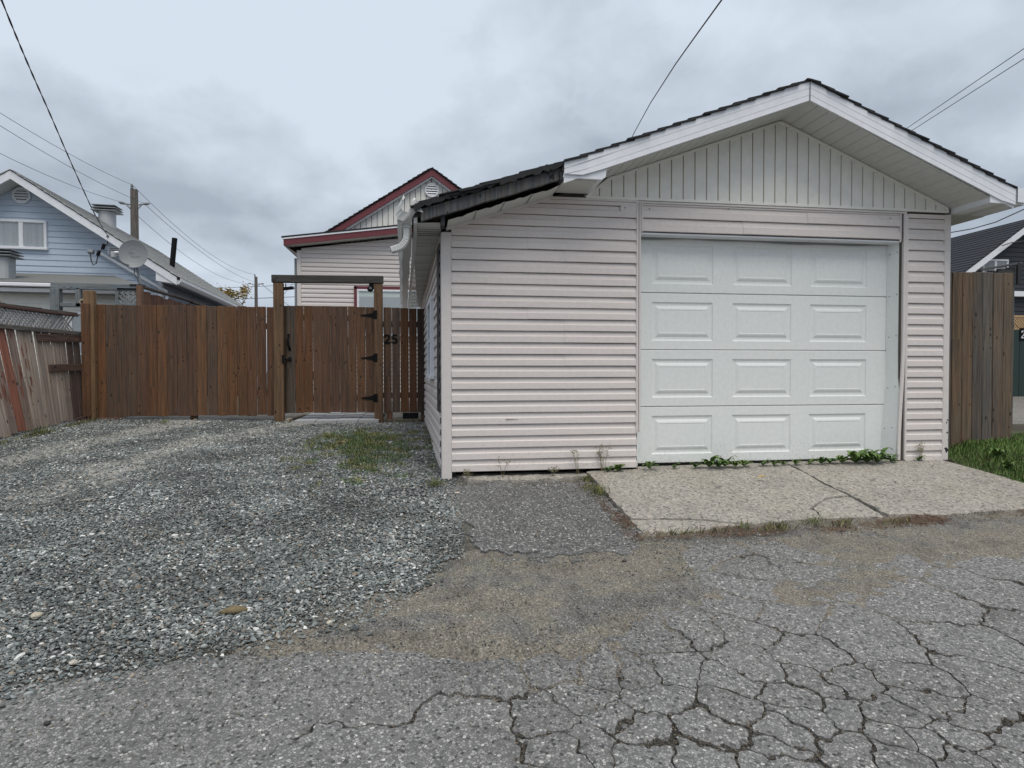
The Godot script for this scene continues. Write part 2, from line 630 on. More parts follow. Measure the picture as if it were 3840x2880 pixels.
# signed distance to an outline, positive inside
func inside(poly: PackedVector2Array, p: Vector2) -> float:
	var d := 1e9
	for i in poly.size():
		d = minf(d, p.distance_to(Geometry2D.get_closest_point_to_segment(p, poly[i], poly[(i + 1) % poly.size()])))
	return d if Geometry2D.is_point_in_polygon(p, poly) else -d


# one grid square cut along the line where its corner values cross zero
func cut_square(g: Geo, P: Array, N: Array, F: Array, skirt: float):
	var pts := []
	var nn := []
	var edge := []
	for i in 4:
		var j := (i + 1) % 4
		if F[i] > 0:
			pts.append(P[i]); nn.append(N[i]); edge.append(0)
		if (F[i] > 0) != (F[j] > 0):
			var t: float = F[i] / (F[i] - F[j])
			pts.append(P[i].lerp(P[j], t)); nn.append(N[i].lerp(N[j], t).normalized()); edge.append(1 if F[i] > 0 else 2)
	for i in range(1, pts.size() - 1):
		g.tri3(pts[0], pts[i], pts[i + 1], nn[0], nn[i], nn[i + 1], Vector2(pts[0].x, pts[0].z), Vector2(pts[i].x, pts[i].z), Vector2(pts[i + 1].x, pts[i + 1].z))
	if skirt > 0:
		for i in pts.size():
			var j := (i + 1) % pts.size()
			if edge[i] == 1 and edge[j] == 2:
				var dn := Vector3(0, -skirt, 0)
				g.quad(pts[i], pts[i] + dn, pts[j] + dn, pts[j])


func field_sheet(rect: Rect2, step: float, field: Callable, height: Callable, skirt: float, tone = null, g: Geo = null) -> Geo:
	if g == null: g = geo()
	var nx := int(rect.size.x / step) + 1
	var nzv := int(rect.size.y / step) + 1
	var f := PackedFloat32Array()
	var y := PackedFloat32Array()
	f.resize(nx * nzv)
	y.resize(nx * nzv)
	for j in nzv:
		for i in nx:
			var x := rect.position.x + i * step
			var z := rect.position.y + j * step
			f[j * nx + i] = field.call(x, z)
			y[j * nx + i] = height.call(x, z) if f[j * nx + i] > -step * 3 else 0.0
	var at := func(i, j): return Vector3(rect.position.x + i * step, y[j * nx + i], rect.position.y + j * step)
	var nr := func(i, j):
		var a: int = j * nx + maxi(i - 1, 0); var b: int = j * nx + mini(i + 1, nx - 1)
		var c: int = maxi(j - 1, 0) * nx + i; var d: int = mini(j + 1, nzv - 1) * nx + i
		return Vector3(y[a] - y[b], 2 * step, y[c] - y[d]).normalized() if minf(minf(f[a], f[b]), minf(f[c], f[d])) > -step * 3 else Vector3.UP
	for j in nzv - 1:
		for i in nx - 1:
			var k := j * nx + i
			var F := [f[k + nx], f[k + nx + 1], f[k + 1], f[k]]
			if F[0] <= 0 and F[1] <= 0 and F[2] <= 0 and F[3] <= 0: continue
			if tone != null: g.col = tone.call(rect.position.x + i * step, rect.position.y + j * step)
			cut_square(g, [at.call(i, j + 1), at.call(i + 1, j + 1), at.call(i + 1, j), at.call(i, j)], [nr.call(i, j + 1), nr.call(i + 1, j + 1), nr.call(i + 1, j), nr.call(i, j)], F, skirt)
	return g


# where gravel lies: 0 none, 1 thick
func gravel_amount(x: float, z: float) -> float:
	var edge := along([Vector2(-2.0, 2.82), Vector2(-1.47, 2.62), Vector2(-0.9, 2.50), Vector2(-0.66, 2.29), Vector2(-0.28, 2.02), Vector2(-0.05, 1.75), Vector2(0.09, 1.35)], x)
	if x > 0.09: edge = 0.25 if x < 0.2 else -9.0
	if x < -2.0: edge = 2.85 + (-2.0 - x) * 0.15
	var w := nz.get_noise_2d(x * 1.9, z * 1.9) * 0.16
	var a := sst(-0.30, 0.22, edge - z + w * 1.3)
	a *= sst(0.16, 0.02, x - clampf(0.05 * z, -0.3, 0.08) + w * 0.3)
	return a


# the paler dusty wheel tracks in the gravel
func track_amount(x: float, z: float) -> float:
	var w := nz.get_noise_2d(x * 0.8 + 40, z * 0.8) * 0.30
	var c1 := along([Vector2(-4.3, -1.9), Vector2(-2.8, -2.45), Vector2(-1.5, -2.95), Vector2(0.2, -3.15), Vector2(2.4, -3.3)], z)
	var c2 := along([Vector2(-4.3, -3.5), Vector2(-1.5, -4.1), Vector2(0.2, -4.4), Vector2(2.4, -4.6)], z)
	var d := minf(absf(x - c1 + w), absf(x - c2 + w))
	return sst(0.52, 0.12, d) * sst(1.2, -0.4, z)


func ground_tone(x: float, z: float) -> Color:
	var n := nz.get_noise_2d(x * 1.3, z * 1.3)
	var c := Color(0.22, 0.20, 0.165)
	if x > 4.7 and z < 0.5: c = Color(0.10, 0.085, 0.06) if z > -2.2 else Color(0.33, 0.31, 0.28)
	elif z < -4.6: c = Color(0.26, 0.25, 0.235)
	else:
		var a := gravel_amount(x, z)
		var t := track_amount(x, z)
		c = c.lerp(Color(0.15, 0.155, 0.15), a).lerp(Color(0.50, 0.485, 0.45), t * a)
		if z > lane_edge(x) - 0.05: c = Color(0.085, 0.078, 0.066)
	var k := 1.0 + n * 0.25
	return Color(c.r * k, c.g * k, c.b * k)


func ground():
	var xs := [-300.0, -90.0, -40.0, -20.0, -13.0]
	var zs := [-300.0, -90.0, -50.0, -30.0, -20.0, -14.0]
	var x := -9.0
	while x < 9.05:
		xs.append(x)
		x += 0.09
	xs.append_array([13.0, 20.0, 40.0, 90.0, 300.0])
	var z := -6.0
	while z < 4.6:
		zs.append(z)
		z += 0.09
	zs.append_array([6.0, 9.0, 20.0, 60.0, 300.0])
	var st := SurfaceTool.new()
	st.begin(Mesh.PRIMITIVE_TRIANGLES)
	for j in zs.size():
		for i in xs.size():
			var a := gravel_amount(xs[i], zs[j]) if absf(xs[i]) < 9.0 and absf(zs[j]) < 9 else 0.0
			st.set_color(ground_tone(xs[i], zs[j]))
			st.add_vertex(Vector3(xs[i], H(xs[i], zs[j]) - 0.016 + 0.012 * a + nz.get_noise_2d(xs[i] * 2.2, zs[j] * 2.2) * 0.012 * a, zs[j]))
	for j in zs.size() - 1:
		for i in xs.size() - 1:
			var k := j * xs.size() + i
			for q in [k, k + 1, k + xs.size(), k + 1, k + xs.size() + 1, k + xs.size()]: st.add_index(q)
	st.generate_normals()
	tag(put(st.commit(), "ground", M.bed), "", "", "", "structure")


# ---------------------------------------------------------------- the cracked lane
func lane_edge(x: float) -> float:
	return along([Vector2(-2.4, 2.92), Vector2(-1.55, 2.74), Vector2(-1.40, 2.66), Vector2(-1.0, 2.54), Vector2(-0.86, 2.65), Vector2(-0.3, 2.62), Vector2(0.0, 2.75), Vector2(0.45, 2.80), Vector2(0.62, 2.70), Vector2(0.84, 2.50), Vector2(1.25, 2.37), Vector2(1.36, 2.1), Vector2(1.44, 1.66), Vector2(1.7, 1.58), Vector2(2.3, 1.55), Vector2(3.0, 1.50), Vector2(6.0, 1.5)], x)


func road():
	var seeds := [Vector2(1.75, 1.99), Vector2(2.05, 2.05), Vector2(1.64, 2.22), Vector2(1.45, 2.46), Vector2(1.55, 2.57), Vector2(0.91, 2.66), Vector2(1.10, 2.64), Vector2(1.35, 2.65), Vector2(1.83, 2.85), Vector2(0.86, 2.93), Vector2(0.70, 2.96), Vector2(0.55, 2.94), Vector2(1.22, 2.92), Vector2(1.50, 2.87), Vector2(1.06, 3.06), Vector2(1.41, 3.10), Vector2(1.53, 3.12), Vector2(2.35, 2.96), Vector2(2.87, 2.49), Vector2(2.50, 2.55), Vector2(2.72, 2.85), Vector2(1.81, 3.15), Vector2(2.13, 3.20), Vector2(0.44, 3.10), Vector2(0.73, 3.11), Vector2(1.25, 3.19), Vector2(0.98, 3.22), Vector2(0.84, 3.32), Vector2(0.59, 3.30), Vector2(0.48, 3.22), Vector2(0.29, 3.19), Vector2(0.40, 3.34), Vector2(0.26, 3.38), Vector2(1.22, 3.33), Vector2(1.36, 3.32), Vector2(1.54, 3.35), Vector2(1.75, 3.29), Vector2(1.81, 3.42), Vector2(1.08, 3.40), Vector2(1.02, 3.47), Vector2(1.25, 3.50), Vector2(1.45, 3.46), Vector2(1.52, 3.52), Vector2(1.71, 3.50), Vector2(1.85, 3.53), Vector2(1.40, 3.56), Vector2(1.75, 3.62), Vector2(0.70, 3.46), Vector2(0.58, 3.43), Vector2(0.99, 3.54), Vector2(1.56, 3.61), Vector2(0.37, 2.85)]
	seeds.append_array([Vector2(1.6, 1.75), Vector2(2.15, 1.78), Vector2(2.6, 1.9), Vector2(3.1, 1.8), Vector2(3.6, 1.75), Vector2(4.2, 1.9), Vector2(3.3, 2.2), Vector2(3.9, 2.35), Vector2(3.3, 2.7), Vector2(3.0, 2.95), Vector2(2.6, 3.2), Vector2(2.4, 3.5), Vector2(2.1, 3.75), Vector2(1.5, 3.9), Vector2(1.0, 3.85), Vector2(0.6, 3.75), Vector2(3.3, 3.3), Vector2(3.0, 3.8), Vector2(2.5, 4.1), Vector2(4.2, 3.0)])
	var group := []
	for i in seeds.size(): group.append(i)
	# the less broken left part: an upper and a lower slab with one crack between them
	for p in [Vector2(0.10, 2.90), Vector2(-0.35, 2.95), Vector2(-0.8, 3.0), Vector2(-1.3, 3.05), Vector2(-1.9, 3.0), Vector2(-2.4, 3.1)]:
		seeds.append(p)
		group.append(200)
	for p in [Vector2(0.02, 3.16), Vector2(0.02, 3.36), Vector2(0.2, 3.55), Vector2(-0.4, 3.32), Vector2(-0.9, 3.45), Vector2(-1.6, 3.5), Vector2(-2.2, 3.6), Vector2(-0.4, 3.8), Vector2(-1.2, 3.95), Vector2(0.1, 4.0)]:
		seeds.append(p)
		group.append(201)
	var x0 := -2.5
	var z0 := 1.4
	var step := 0.0135
	var nx := 492
	var nzv := 212
	var lab := PackedInt32Array()
	var f := PackedFloat32Array()
	var wide := PackedFloat32Array()
	var px := PackedVector2Array()
	lab.resize(nx * nzv)
	f.resize(nx * nzv)
	wide.resize(nx * nzv)
	px.resize(nx * nzv)
	var n := seeds.size()
	for j in nzv:
		for i in nx:
			var x := x0 + i * step
			var z := z0 + j * step
			var k := j * nx + i
			var out := z - lane_edge(x) + nz.get_noise_2d(x * 3.1, z * 3.1) * 0.10 + nfine.get_noise_2d(x, z) * 0.035
			var q := Vector2(x + nz.get_noise_2d(x * 3.5, z * 3.5) * 0.045 + nfine.get_noise_2d(x * 1.2, z * 1.2) * 0.019, z + nz.get_noise_2d(x * 3.5 + 77, z * 3.5) * 0.045 + nfine.get_noise_2d(x * 1.2 + 55, z * 1.2) * 0.019)
			px[k] = q
			var best := -1
			var b2 := 1e9
			if out > -0.06:
				for s in n:
					var d: float = q.distance_squared_to(seeds[s])
					if d < b2:
						b2 = d
						best = s
			var m := 1e9
			if best >= 0:
				var bs: Vector2 = seeds[best]
				for s in n:
					if group[s] == group[best]: continue
					var e: float = seeds[s].distance_squared_to(bs)
					if e > 6.0 * b2 + 0.6: continue
					m = minf(m, (q.distance_squared_to(seeds[s]) - b2) / (2.0 * sqrt(e)))
			var w := maxf(0.0022, 0.0062 + nz.get_noise_2d(x * 2.3 + 20, z * 2.3) * 0.0088) * sst(-0.95, -0.35, x)
			wide[k] = w
			lab[k] = best
			f[k] = minf(m - w, out)
			if m < w + 0.004 and out > 0.0: crack_points.append(Vector2(x, z))
	var gs := {}
	var lift := {}
	var hy := func(i, j):
		var x: float = x0 + i * step
		var z: float = z0 + j * step
		var fv: float = f[j * nx + i]
		return H(x, z) + nz.get_noise_2d(x * 1.7, z * 1.7) * 0.006 - 0.007 * exp(-maxf(fv, 0) / 0.012)
	for j in nzv - 1:
		for i in nx - 1:
			var K := [(j + 1) * nx + i, (j + 1) * nx + i + 1, j * nx + i + 1, j * nx + i]
			var labels := {}
			for k in K:
				if f[k] > 0: labels[group[lab[k]]] = lab[k]
			if labels.is_empty(): continue
			var P := [Vector3(x0 + i * step, hy.call(i, j + 1), z0 + (j + 1) * step), Vector3(x0 + (i + 1) * step, hy.call(i + 1, j + 1), z0 + (j + 1) * step), Vector3(x0 + (i + 1) * step, hy.call(i + 1, j), z0 + j * step), Vector3(x0 + i * step, hy.call(i, j), z0 + j * step)]
			var N := []
			for k in 4:
				var ii: int = i + (1 if k == 1 or k == 2 else 0)
				var jj: int = j + (1 if k < 2 else 0)
				var e1: float = hy.call(mini(ii + 1, nx - 1), jj) - hy.call(maxi(ii - 1, 0), jj)
				var e2: float = hy.call(ii, mini(jj + 1, nzv - 1)) - hy.call(ii, maxi(jj - 1, 0))
				N.append(Vector3(-e1, 2 * step, -e2).normalized())
			for gl in labels:
				var F := []
				for k in K:
					if lab[k] >= 0 and group[lab[k]] == gl: F.append(f[k])
					elif lab[k] < 0: F.append(minf(f[k], -0.002))
					else:
						var sd: Vector2 = seeds[labels[gl]]
						var so: Vector2 = seeds[lab[k]]
						F.append(minf((px[k].distance_squared_to(so) - px[k].distance_squared_to(sd)) / (2.0 * sd.distance_to(so)), -0.0001) - wide[k])
				if not gs.has(gl):
					gs[gl] = geo()
				var worn: float = 1.0 + 0.16 * nz.get_noise_2d(P[0].x * 0.8 + 14, P[0].z * 0.8) + 0.10 * nz.get_noise_2d(P[0].x * 3.0, P[0].z * 3.0 + 8) + 0.05 * (int(gl) % 5 - 2)
				gs[gl].col = Color(worn, worn, worn * 0.99)
				cut_square(gs[gl], P, N, F, 0.03)
	var lane := Node3D.new()
	lane.name = "road"
	add_child(lane)
	tag(lane, "", "", "", "structure")
	var keys := gs.keys()
	keys.sort()
	for gl in keys:
		if gs[gl].v.size() > 0: put(gs[gl].mesh(), "asphalt_piece", M.asphalt, lane)
	# the lane goes on beyond the broken part
	var far := geo()
	for q in [[-60.0, -2.5, 2.95, 4.25], [4.12, 60.0, 1.6, 4.25], [-60.0, 60.0, 4.25, 9.5]]:
		var xa: float = q[0]
		while xa < q[1] - 0.01:
			var xb: float = minf(xa + 2.0, q[1])
			var za: float = q[2]
			while za < q[3] - 0.01:
				var zb: float = minf(za + 0.5, q[3])
				far.quad(Vector3(xa, H(xa, zb) - 0.002, zb), Vector3(xb, H(xb, zb) - 0.002, zb), Vector3(xb, H(xb, za) - 0.002, za), Vector3(xa, H(xa, za) - 0.002, za))
				za = zb
			xa = xb
	put(far.mesh(), "lane_surface", M.asphalt, lane)
	# older, darker tarmac before the shed wall
	var poly := PackedVector2Array([Vector2(-0.05, 0.30), Vector2(0.2, 0.14), Vector2(1.26, 0.16), Vector2(1.29, 1.40), Vector2(1.15, 1.66), Vector2(0.75, 1.74), Vector2(0.40, 1.66), Vector2(0.17, 1.40), Vector2(0.04, 0.9)])
	var pf := func(x, z): return inside(poly, Vector2(x, z)) + nz.get_noise_2d(x * 3, z * 3) * 0.13 + nfine.get_noise_2d(x, z) * 0.05
	var ph := func(x, z):
		return H(x, z) + 0.006 + nz.get_noise_2d(x * 2.5, z * 2.5) * 0.009 + nfine.get_noise_2d(x * 0.7, z * 0.7) * 0.004
	tag(put(field_sheet(Rect2(-0.25, 0.02, 1.65, 1.9), 0.02, pf, ph, 0.03).mesh(), "tarmac_patch", M.patch), "", "", "", "structure")
	# sand and silt washed over the edge of the lane
	var s1 := PackedVector2Array([Vector2(-0.9, 2.62), Vector2(-0.3, 2.05), Vector2(0.2, 1.75), Vector2(0.75, 1.60), Vector2(1.3, 1.46), Vector2(1.72, 1.50), Vector2(1.44, 1.75), Vector2(1.36, 2.33), Vector2(0.95, 2.42), Vector2(0.62, 2.62), Vector2(0.42, 2.76), Vector2(0.0, 2.70), Vector2(-0.3, 2.60)])
	var s2 := PackedVector2Array([Vector2(1.66, 2.44), Vector2(1.78, 2.2), Vector2(2.05, 2.16), Vector2(2.25, 1.95), Vector2(2.1, 1.72), Vector2(1.9, 1.55), Vector2(2.4, 1.42), Vector2(3.3, 1.34), Vector2(5.0, 1.45), Vector2(5.0, 2.0), Vector2(3.4, 2.16), Vector2(2.83, 2.08), Vector2(2.42, 2.36), Vector2(2.05, 2.54)])
	var sf := func(x, z):
		var p := Vector2(x, z)
		return maxf(inside(s1, p), inside(s2, p)) + nz.get_noise_2d(x * 2.6 + 11, z * 2.6) * 0.14 + nfine.get_noise_2d(x * 1.4, z * 1.4) * 0.05
	var wide_sf := func(x, z): return sf.call(x, z) + 0.30
	var shh := func(x, z):
		var e: float = clampf(sf.call(x, z), -0.3, 0.25)
		return H(x, z) - 0.004 + (0.045 if e > 0 else 0.028) * e + nfine.get_noise_2d(x * 0.5, z * 0.5) * 0.005
	var stone := func(x, z):
		var k := 1.0 + nz.get_noise_2d(x * 1.4 + 3, z * 1.9) * 0.30 + nfine.get_noise_2d(x * 0.5, z * 0.5) * 0.22
		var gy := sst(-0.25, 0.35, nz.get_noise_2d(x * 1.1, z * 2.0 + 8))
		return Color(k * lerpf(1.0, 0.84, gy), k * lerpf(1.0, 0.90, gy), k * lerpf(1.0, 1.02, gy))
	tag(put(field_sheet(Rect2(-1.2, 1.2, 6.2, 1.9), 0.025, wide_sf, shh, 0.0, stone).mesh(), "sand", M.sand), "", "", "", "structure")


# ---------------------------------------------------------------- the concrete slabs before the garage door
func apron():
	var a := Node3D.new()
	a.name = "concrete_apron"
	add_child(a)
	tag(a, "", "", "", "structure")
	var back := -0.16
	var main := PackedVector2Array([Vector2(1.285, 0.0), Vector2(1.30, -0.02), Vector2(1.78, -0.02), Vector2(1.78, back), Vector2(3.250, back), Vector2(3.256, 0.2), Vector2(3.224, 0.55), Vector2(3.250, 0.83), Vector2(3.02, 0.86), Vector2(2.80, 1.02), Vector2(2.74, 1.07), Vector2(2.78, 1.10), Vector2(2.72, 1.235), Vector2(2.30, 1.275), Vector2(2.16, 1.285), Vector2(1.85, 1.18), Vector2(1.55, 1.125), Vector2(1.309, 1.10)])
	var sliver := PackedVector2Array([Vector2(1.309, 1.112), Vector2(1.55, 1.137), Vector2(1.85, 1.193), Vector2(2.12, 1.29), Vector2(1.75, 1.345), Vector2(1.36, 1.415), Vector2(1.318, 1.39)])
	var corner := PackedVector2Array([Vector2(3.255, 0.838), Vector2(3.028, 0.868), Vector2(2.808, 1.026), Vector2(2.788, 1.095), Vector2(2.730, 1.234), Vector2(3.21, 1.268), Vector2(3.243, 1.0)])
	var far := PackedVector2Array([Vector2(3.262, back), Vector2(4.38, back), Vector2(4.38, -0.02), Vector2(4.87, -0.01), Vector2(4.93, 0.30), Vector2(4.95, 0.78), Vector2(4.92, 1.30), Vector2(4.3, 1.34), Vector2(3.62, 1.335), Vector2(3.36, 1.275), Vector2(3.240, 1.285), Vector2(3.275, 0.9), Vector2(3.240, 0.55), Vector2(3.272, 0.2)])
	var pieces := [main, sliver, corner, far]
	for i in 4:
		var poly: PackedVector2Array = pieces[i]
		var dip: float = [0.0, -0.006, -0.009, 0.004][i]
		var fld := func(x, z): return inside(poly, Vector2(x, z)) + nfine.get_noise_2d(x * 0.8, z * 0.8) * 0.011
		var hgt := func(x, z):
			var e: float = maxf(inside(poly, Vector2(x, z)), 0)
			var t: float = clampf(z / 1.4, 0, 1)
			return lerpf(-0.026 + 0.006 * (x - 1.3), H(x, 1.4) + 0.014, t) + dip + nz.get_noise_2d(x * 1.5, z * 1.5) * 0.005 + nfine.get_noise_2d(x * 0.9, z * 0.9) * 0.002 - 0.009 * exp(-e / 0.018)
		var r := Rect2(poly[0], Vector2.ZERO)
		for p in poly: r = r.expand(p)
		var stain_tone := func(x, z):
			var k: float = 0.97 + 0.16 * nz.get_noise_2d(x * 1.3 + 30, z * 1.3) + 0.08 * nz.get_noise_2d(x * 4.0, z * 4.0)
			return Color(k, k * 0.995, k * (0.985 + 0.03 * nz.get_noise_2d(x * 0.8, z * 0.8)))
		put(field_sheet(r.grow(0.03), 0.02, fld, hgt, 0.09, stain_tone).mesh(), "concrete_slab", M.concrete, a)
	# a low worn footing at the foot of the siding
	var foot := PackedVector2Array([Vector2(0.09, -0.12), Vector2(1.27, -0.12), Vector2(1.27, 0.06), Vector2(1.0, 0.13), Vector2(0.6, 0.15), Vector2(0.2, 0.10)])
	var ff := func(x, z): return inside(foot, Vector2(x, z)) + nfine.get_noise_2d(x, z) * 0.02
	var fh := func(x, z): return -0.052 - 0.12 * maxf(z, 0) + nfine.get_noise_2d(x * 0.6, z * 0.6) * 0.007
	tag(put(field_sheet(Rect2(0.02, -0.15, 1.3, 0.35), 0.016, ff, fh, 0.05).mesh(), "footing", M.concrete), "", "", "", "structure")


# ---------------------------------------------------------------- the garage
func skew(p: Vector3) -> Vector3:
	return Vector3(p.x + 0.03 * minf(p.z, 0.0), p.y, p.z)


func raised_section(w: float, h: float, cols: Array, pw: float, py0: float, py1: float) -> ArrayMesh:
	var g := geo(jit(Color(1, 1, 1), 0.015), true)
	var face := func(x0, y0, x1, y1, z): g.quad(Vector3(x0, y0, z), Vector3(x1, y0, z), Vector3(x1, y1, z), Vector3(x0, y1, z))
	var e := 0.0022
	face.call(0, e + 0.005, w, py0, 0)
	face.call(0, py1, w, h - e - 0.005, 0)
	var x := 0.0
	for c in cols:
		face.call(x, py0, c, py1, 0)
		x = c + pw
	face.call(x, py0, w, py1, 0)
	for c in cols:
		var rings := [[0.0, 0.0], [0.008, -0.009], [0.020, -0.0115], [0.036, -0.011], [0.058, -0.001], [0.070, 0.0015], [0.078, -0.001]]
		for i in rings.size() - 1:
			var a: Array = rings[i]; var b: Array = rings[i + 1]
			var A := [Vector3(c + a[0], py0 + a[0], a[1]), Vector3(c + pw - a[0], py0 + a[0], a[1]), Vector3(c + pw - a[0], py1 - a[0], a[1]), Vector3(c + a[0], py1 - a[0], a[1])]
			var B := [Vector3(c + b[0], py0 + b[0], b[1]), Vector3(c + pw - b[0], py0 + b[0], b[1]), Vector3(c + pw - b[0], py1 - b[0], b[1]), Vector3(c + b[0], py1 - b[0], b[1])]
			for k in 4: g.quad(A[k], A[(k + 1) % 4], B[(k + 1) % 4], B[k])
		face.call(c + 0.078, py0 + 0.078, c + pw - 0.078, py1 - 0.078, -0.001)
	# rounded meeting edges and the section's thickness
	for s in [0, 1]:
		var y0: float = e if s == 0 else h - e
		var y1: float = e + 0.005 if s == 0 else h - e - 0.005
		if s == 0:
			g.quad(Vector3(0, y0, -0.006), Vector3(w, y0, -0.006), Vector3(w, y1, 0), Vector3(0, y1, 0))
			g.quad(Vector3(0, y0, -0.04), Vector3(w, y0, -0.04), Vector3(w, y0, -0.006), Vector3(0, y0, -0.006))
		else:
			g.quad(Vector3(0, y1, 0), Vector3(w, y1, 0), Vector3(w, y0, -0.006), Vector3(0, y0, -0.006))
			g.quad(Vector3(0, y0, -0.006), Vector3(w, y0, -0.006), Vector3(w, y0, -0.04), Vector3(0, y0, -0.04))
	g.quad(Vector3(w, e, -0.04), Vector3(0, e, -0.04), Vector3(0, h - e, -0.04), Vector3(w, h - e, -0.04))
	return g.mesh()


func sloped(called, a: Vector2, b: Vector2, h: float, z0: float, z1: float, mat, parent, bevel := 0.002):
	# a board whose top edge runs from a to b in the x-y plane
	var g := geo(Color(1, 1, 1), true)
	g.prism(PackedVector2Array([a, b, b - Vector2(0, h), a - Vector2(0, h)]), z0, z1)
	return put(g.mesh(), called, mat, parent)


func garage():
	var t := thing("garage", "pale pink sided garage with white panelled door and black shingle roof", "garage")
	var back := -6.4
	var soff_l := func(x): return 3.204 - 0.364 * (3.132 - x)
	var soff_r := func(x): return 3.204 - 0.42 * (x - 3.132)
	var lean := func(x): return 2.121 + 0.335 * (x - 0.075)
	# wall cores behind the siding
	var w := geo()
	w.prism(PackedVector2Array([Vector2(0.02, -0.012), Vector2(1.755, -0.012), Vector2(1.755, 2.40), Vector2(0.955, 2.40), Vector2(0.02, 2.09)]), -0.10, -0.003)
	w.prism(PackedVector2Array([Vector2(4.415, -0.02), Vector2(4.915, -0.02), Vector2(4.915, 2.40), Vector2(4.415, 2.40)]), -0.10, -0.003)
	w.prism(PackedVector2Array([Vector2(1.755, 2.125), Vector2(4.415, 2.125), Vector2(4.415, 2.40), Vector2(1.755, 2.40)]), -0.10, -0.003)
	w.prism(PackedVector2Array([Vector2(0.96, 2.401), Vector2(4.915, 2.401), Vector2(4.915, 2.452), Vector2(3.132, 3.202), Vector2(1.0, 2.425)]), -0.10, -0.003)
	w.box(Vector3(4.87, 1.2, back * 0.5 - 0.06), Vector3(0.1, 2.48, -back - 0.1))
	w.prism(PackedVector2Array([Vector2(0, -0.1), Vector2(4.92, -0.1), Vector2(4.92, 2.44), Vector2(3.132, 3.19), Vector2(0.96, 2.41), Vector2(-0.19, 2.05)]), back - 0.1, back)
	put(w.mesh(), "wall", M.interior, t)
	var sw := geo()
	sw.t = Transform3D(Basis(Vector3(0.03, 0, 1).normalized(), Vector3.UP, Vector3(-1, 0, 0.03).normalized()), Vector3.ZERO)
	sw.box(Vector3(-3.22, 1.0, -0.06), Vector3(6.3, 2.16, 0.1))
	put(sw.mesh(), "wall", M.interior, t)
	# siding
	siding(t, Transform3D.IDENTITY, -0.014, 2.385, 0.1027, func(y): return maxf(0.074, (y - 2.105) / 0.335 + 0.075), func(_y): return 1.746, M.vinyl, DUTCH)
	siding(t, Transform3D.IDENTITY, -0.020, 2.385, 0.1027, func(_y): return 4.472, func(_y): return 4.872, M.vinyl, DUTCH)
	siding(t, Transform3D.IDENTITY, 2.128, 2.372, 0.122, func(_y): return 1.80, func(_y): return 4.385, M.vinyl, DUTCH)
	siding(t, Transform3D(Basis(Vector3(0.03, 0, 1).normalized(), Vector3.UP, Vector3(-1, 0, 0.03).normalized()), Vector3.ZERO), -0.014, 2.07, 0.1027, func(_y): return -6.38, func(_y): return -0.10, M.vinyl, DUTCH)
	# corner posts, channels and trim
	var cp := geo(Color(1, 1, 1), true)
	cp.box(Vector3(0.030, 1.00, 0.006), Vector3(0.088, 2.14, 0.026), 0.005)
	put(cp.mesh(), "corner_post", M.vinyl_trim, t)
	var cs := geo(Color(1, 1, 1), true)
	cs.t = Transform3D(Basis(Vector3(0.03, 0, 1).normalized(), Vector3.UP, Vector3(-1, 0, 0.03).normalized()), Vector3.ZERO)
	cs.box(Vector3(-0.045, 1.00, 0.004), Vector3(0.08, 2.139, 0.02), 0.004)
	put(cs.mesh(), "corner_post", M.vinyl_trim, t)
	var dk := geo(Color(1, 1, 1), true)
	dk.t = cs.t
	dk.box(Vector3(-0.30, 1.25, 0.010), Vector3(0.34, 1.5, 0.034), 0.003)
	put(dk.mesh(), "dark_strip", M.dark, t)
	bx("corner_post", Vector3(4.905, 1.19, 0.006), Vector3(0.068, 2.40, 0.028), M.vinyl_trim, t, 0.005)
	bx("channel", Vector3(1.748, 1.36, 0.011), Vector3(0.020, 2.09, 0.026), M.vinyl_trim, t, 0.003)
	bx("channel", Vector3(1.775, 1.36, 0.004), Vector3(0.018, 2.09, 0.020), M.vinyl_trim, t, 0.003)
	bx("channel", Vector3(4.466, 1.19, 0.010), Vector3(0.022, 2.38, 0.024), M.vinyl_trim, t, 0.003)
	bx("channel", Vector3(1.792, 2.26, 0.010), Vector3(0.016, 0.27, 0.020), M.vinyl_trim, t, 0.003)
	bx("channel", Vector3(4.394, 2.25, 0.009), Vector3(0.016, 0.27, 0.022), M.vinyl_trim, t, 0.003)
	var rc := geo(Color(1, 1, 1), true)
	for i in 9:   # the dented channel beside the door, pushed out low down
		var y0 := 0.0 + i * 0.27
		var k0 := 0.055 * sst(1.2, 0.05, y0); var k1 := 0.055 * sst(1.2, 0.05, y0 + 0.27)
		bar(rc, Vector3(4.444 - k0 * 0.8, y0, 0.008), Vector3(4.444 - k1 * 0.8, y0 + 0.272, 0.008), 0.034, 0.022, 0.004, Vector3(0, 0, 1))
	put(rc.mesh(), "channel", M.vinyl_trim, t)
	bx("trim_band", Vector3(1.36, 2.400, 0.010), Vector3(0.80, 0.024, 0.022), M.vinyl_trim, t, 0.003)
	bx("trim_band", Vector3(3.10, 2.392, 0.012), Vector3(2.68, 0.018, 0.022), M.vinyl_trim, t, 0.003)
	bx("trim_band", Vector3(3.09, 2.374, 0.006), Vector3(2.58, 0.014, 0.018), M.vinyl_trim, t, 0.003)
	bx("trim_band", Vector3(3.09, 2.419, 0.014), Vector3(3.64, 0.026, 0.026), M.gable, t, 0.003)
	bx("siding_patch", Vector3(1.665, 2.318, 0.016), Vector3(0.150, 0.098, 0.006), M.vinyl, t, 0.001)
	var lt := geo(Color(1, 1, 1), true)
	bar(lt, Vector3(0.03, 2.094, 0.012), Vector3(0.972, 2.409, 0.012), 0.024, 0.022, 0.003, Vector3(0, 0, 1))
	put(lt.mesh(), "channel", M.vinyl_trim, t)
	# gable: upright panels with grooves
	var bk := geo()
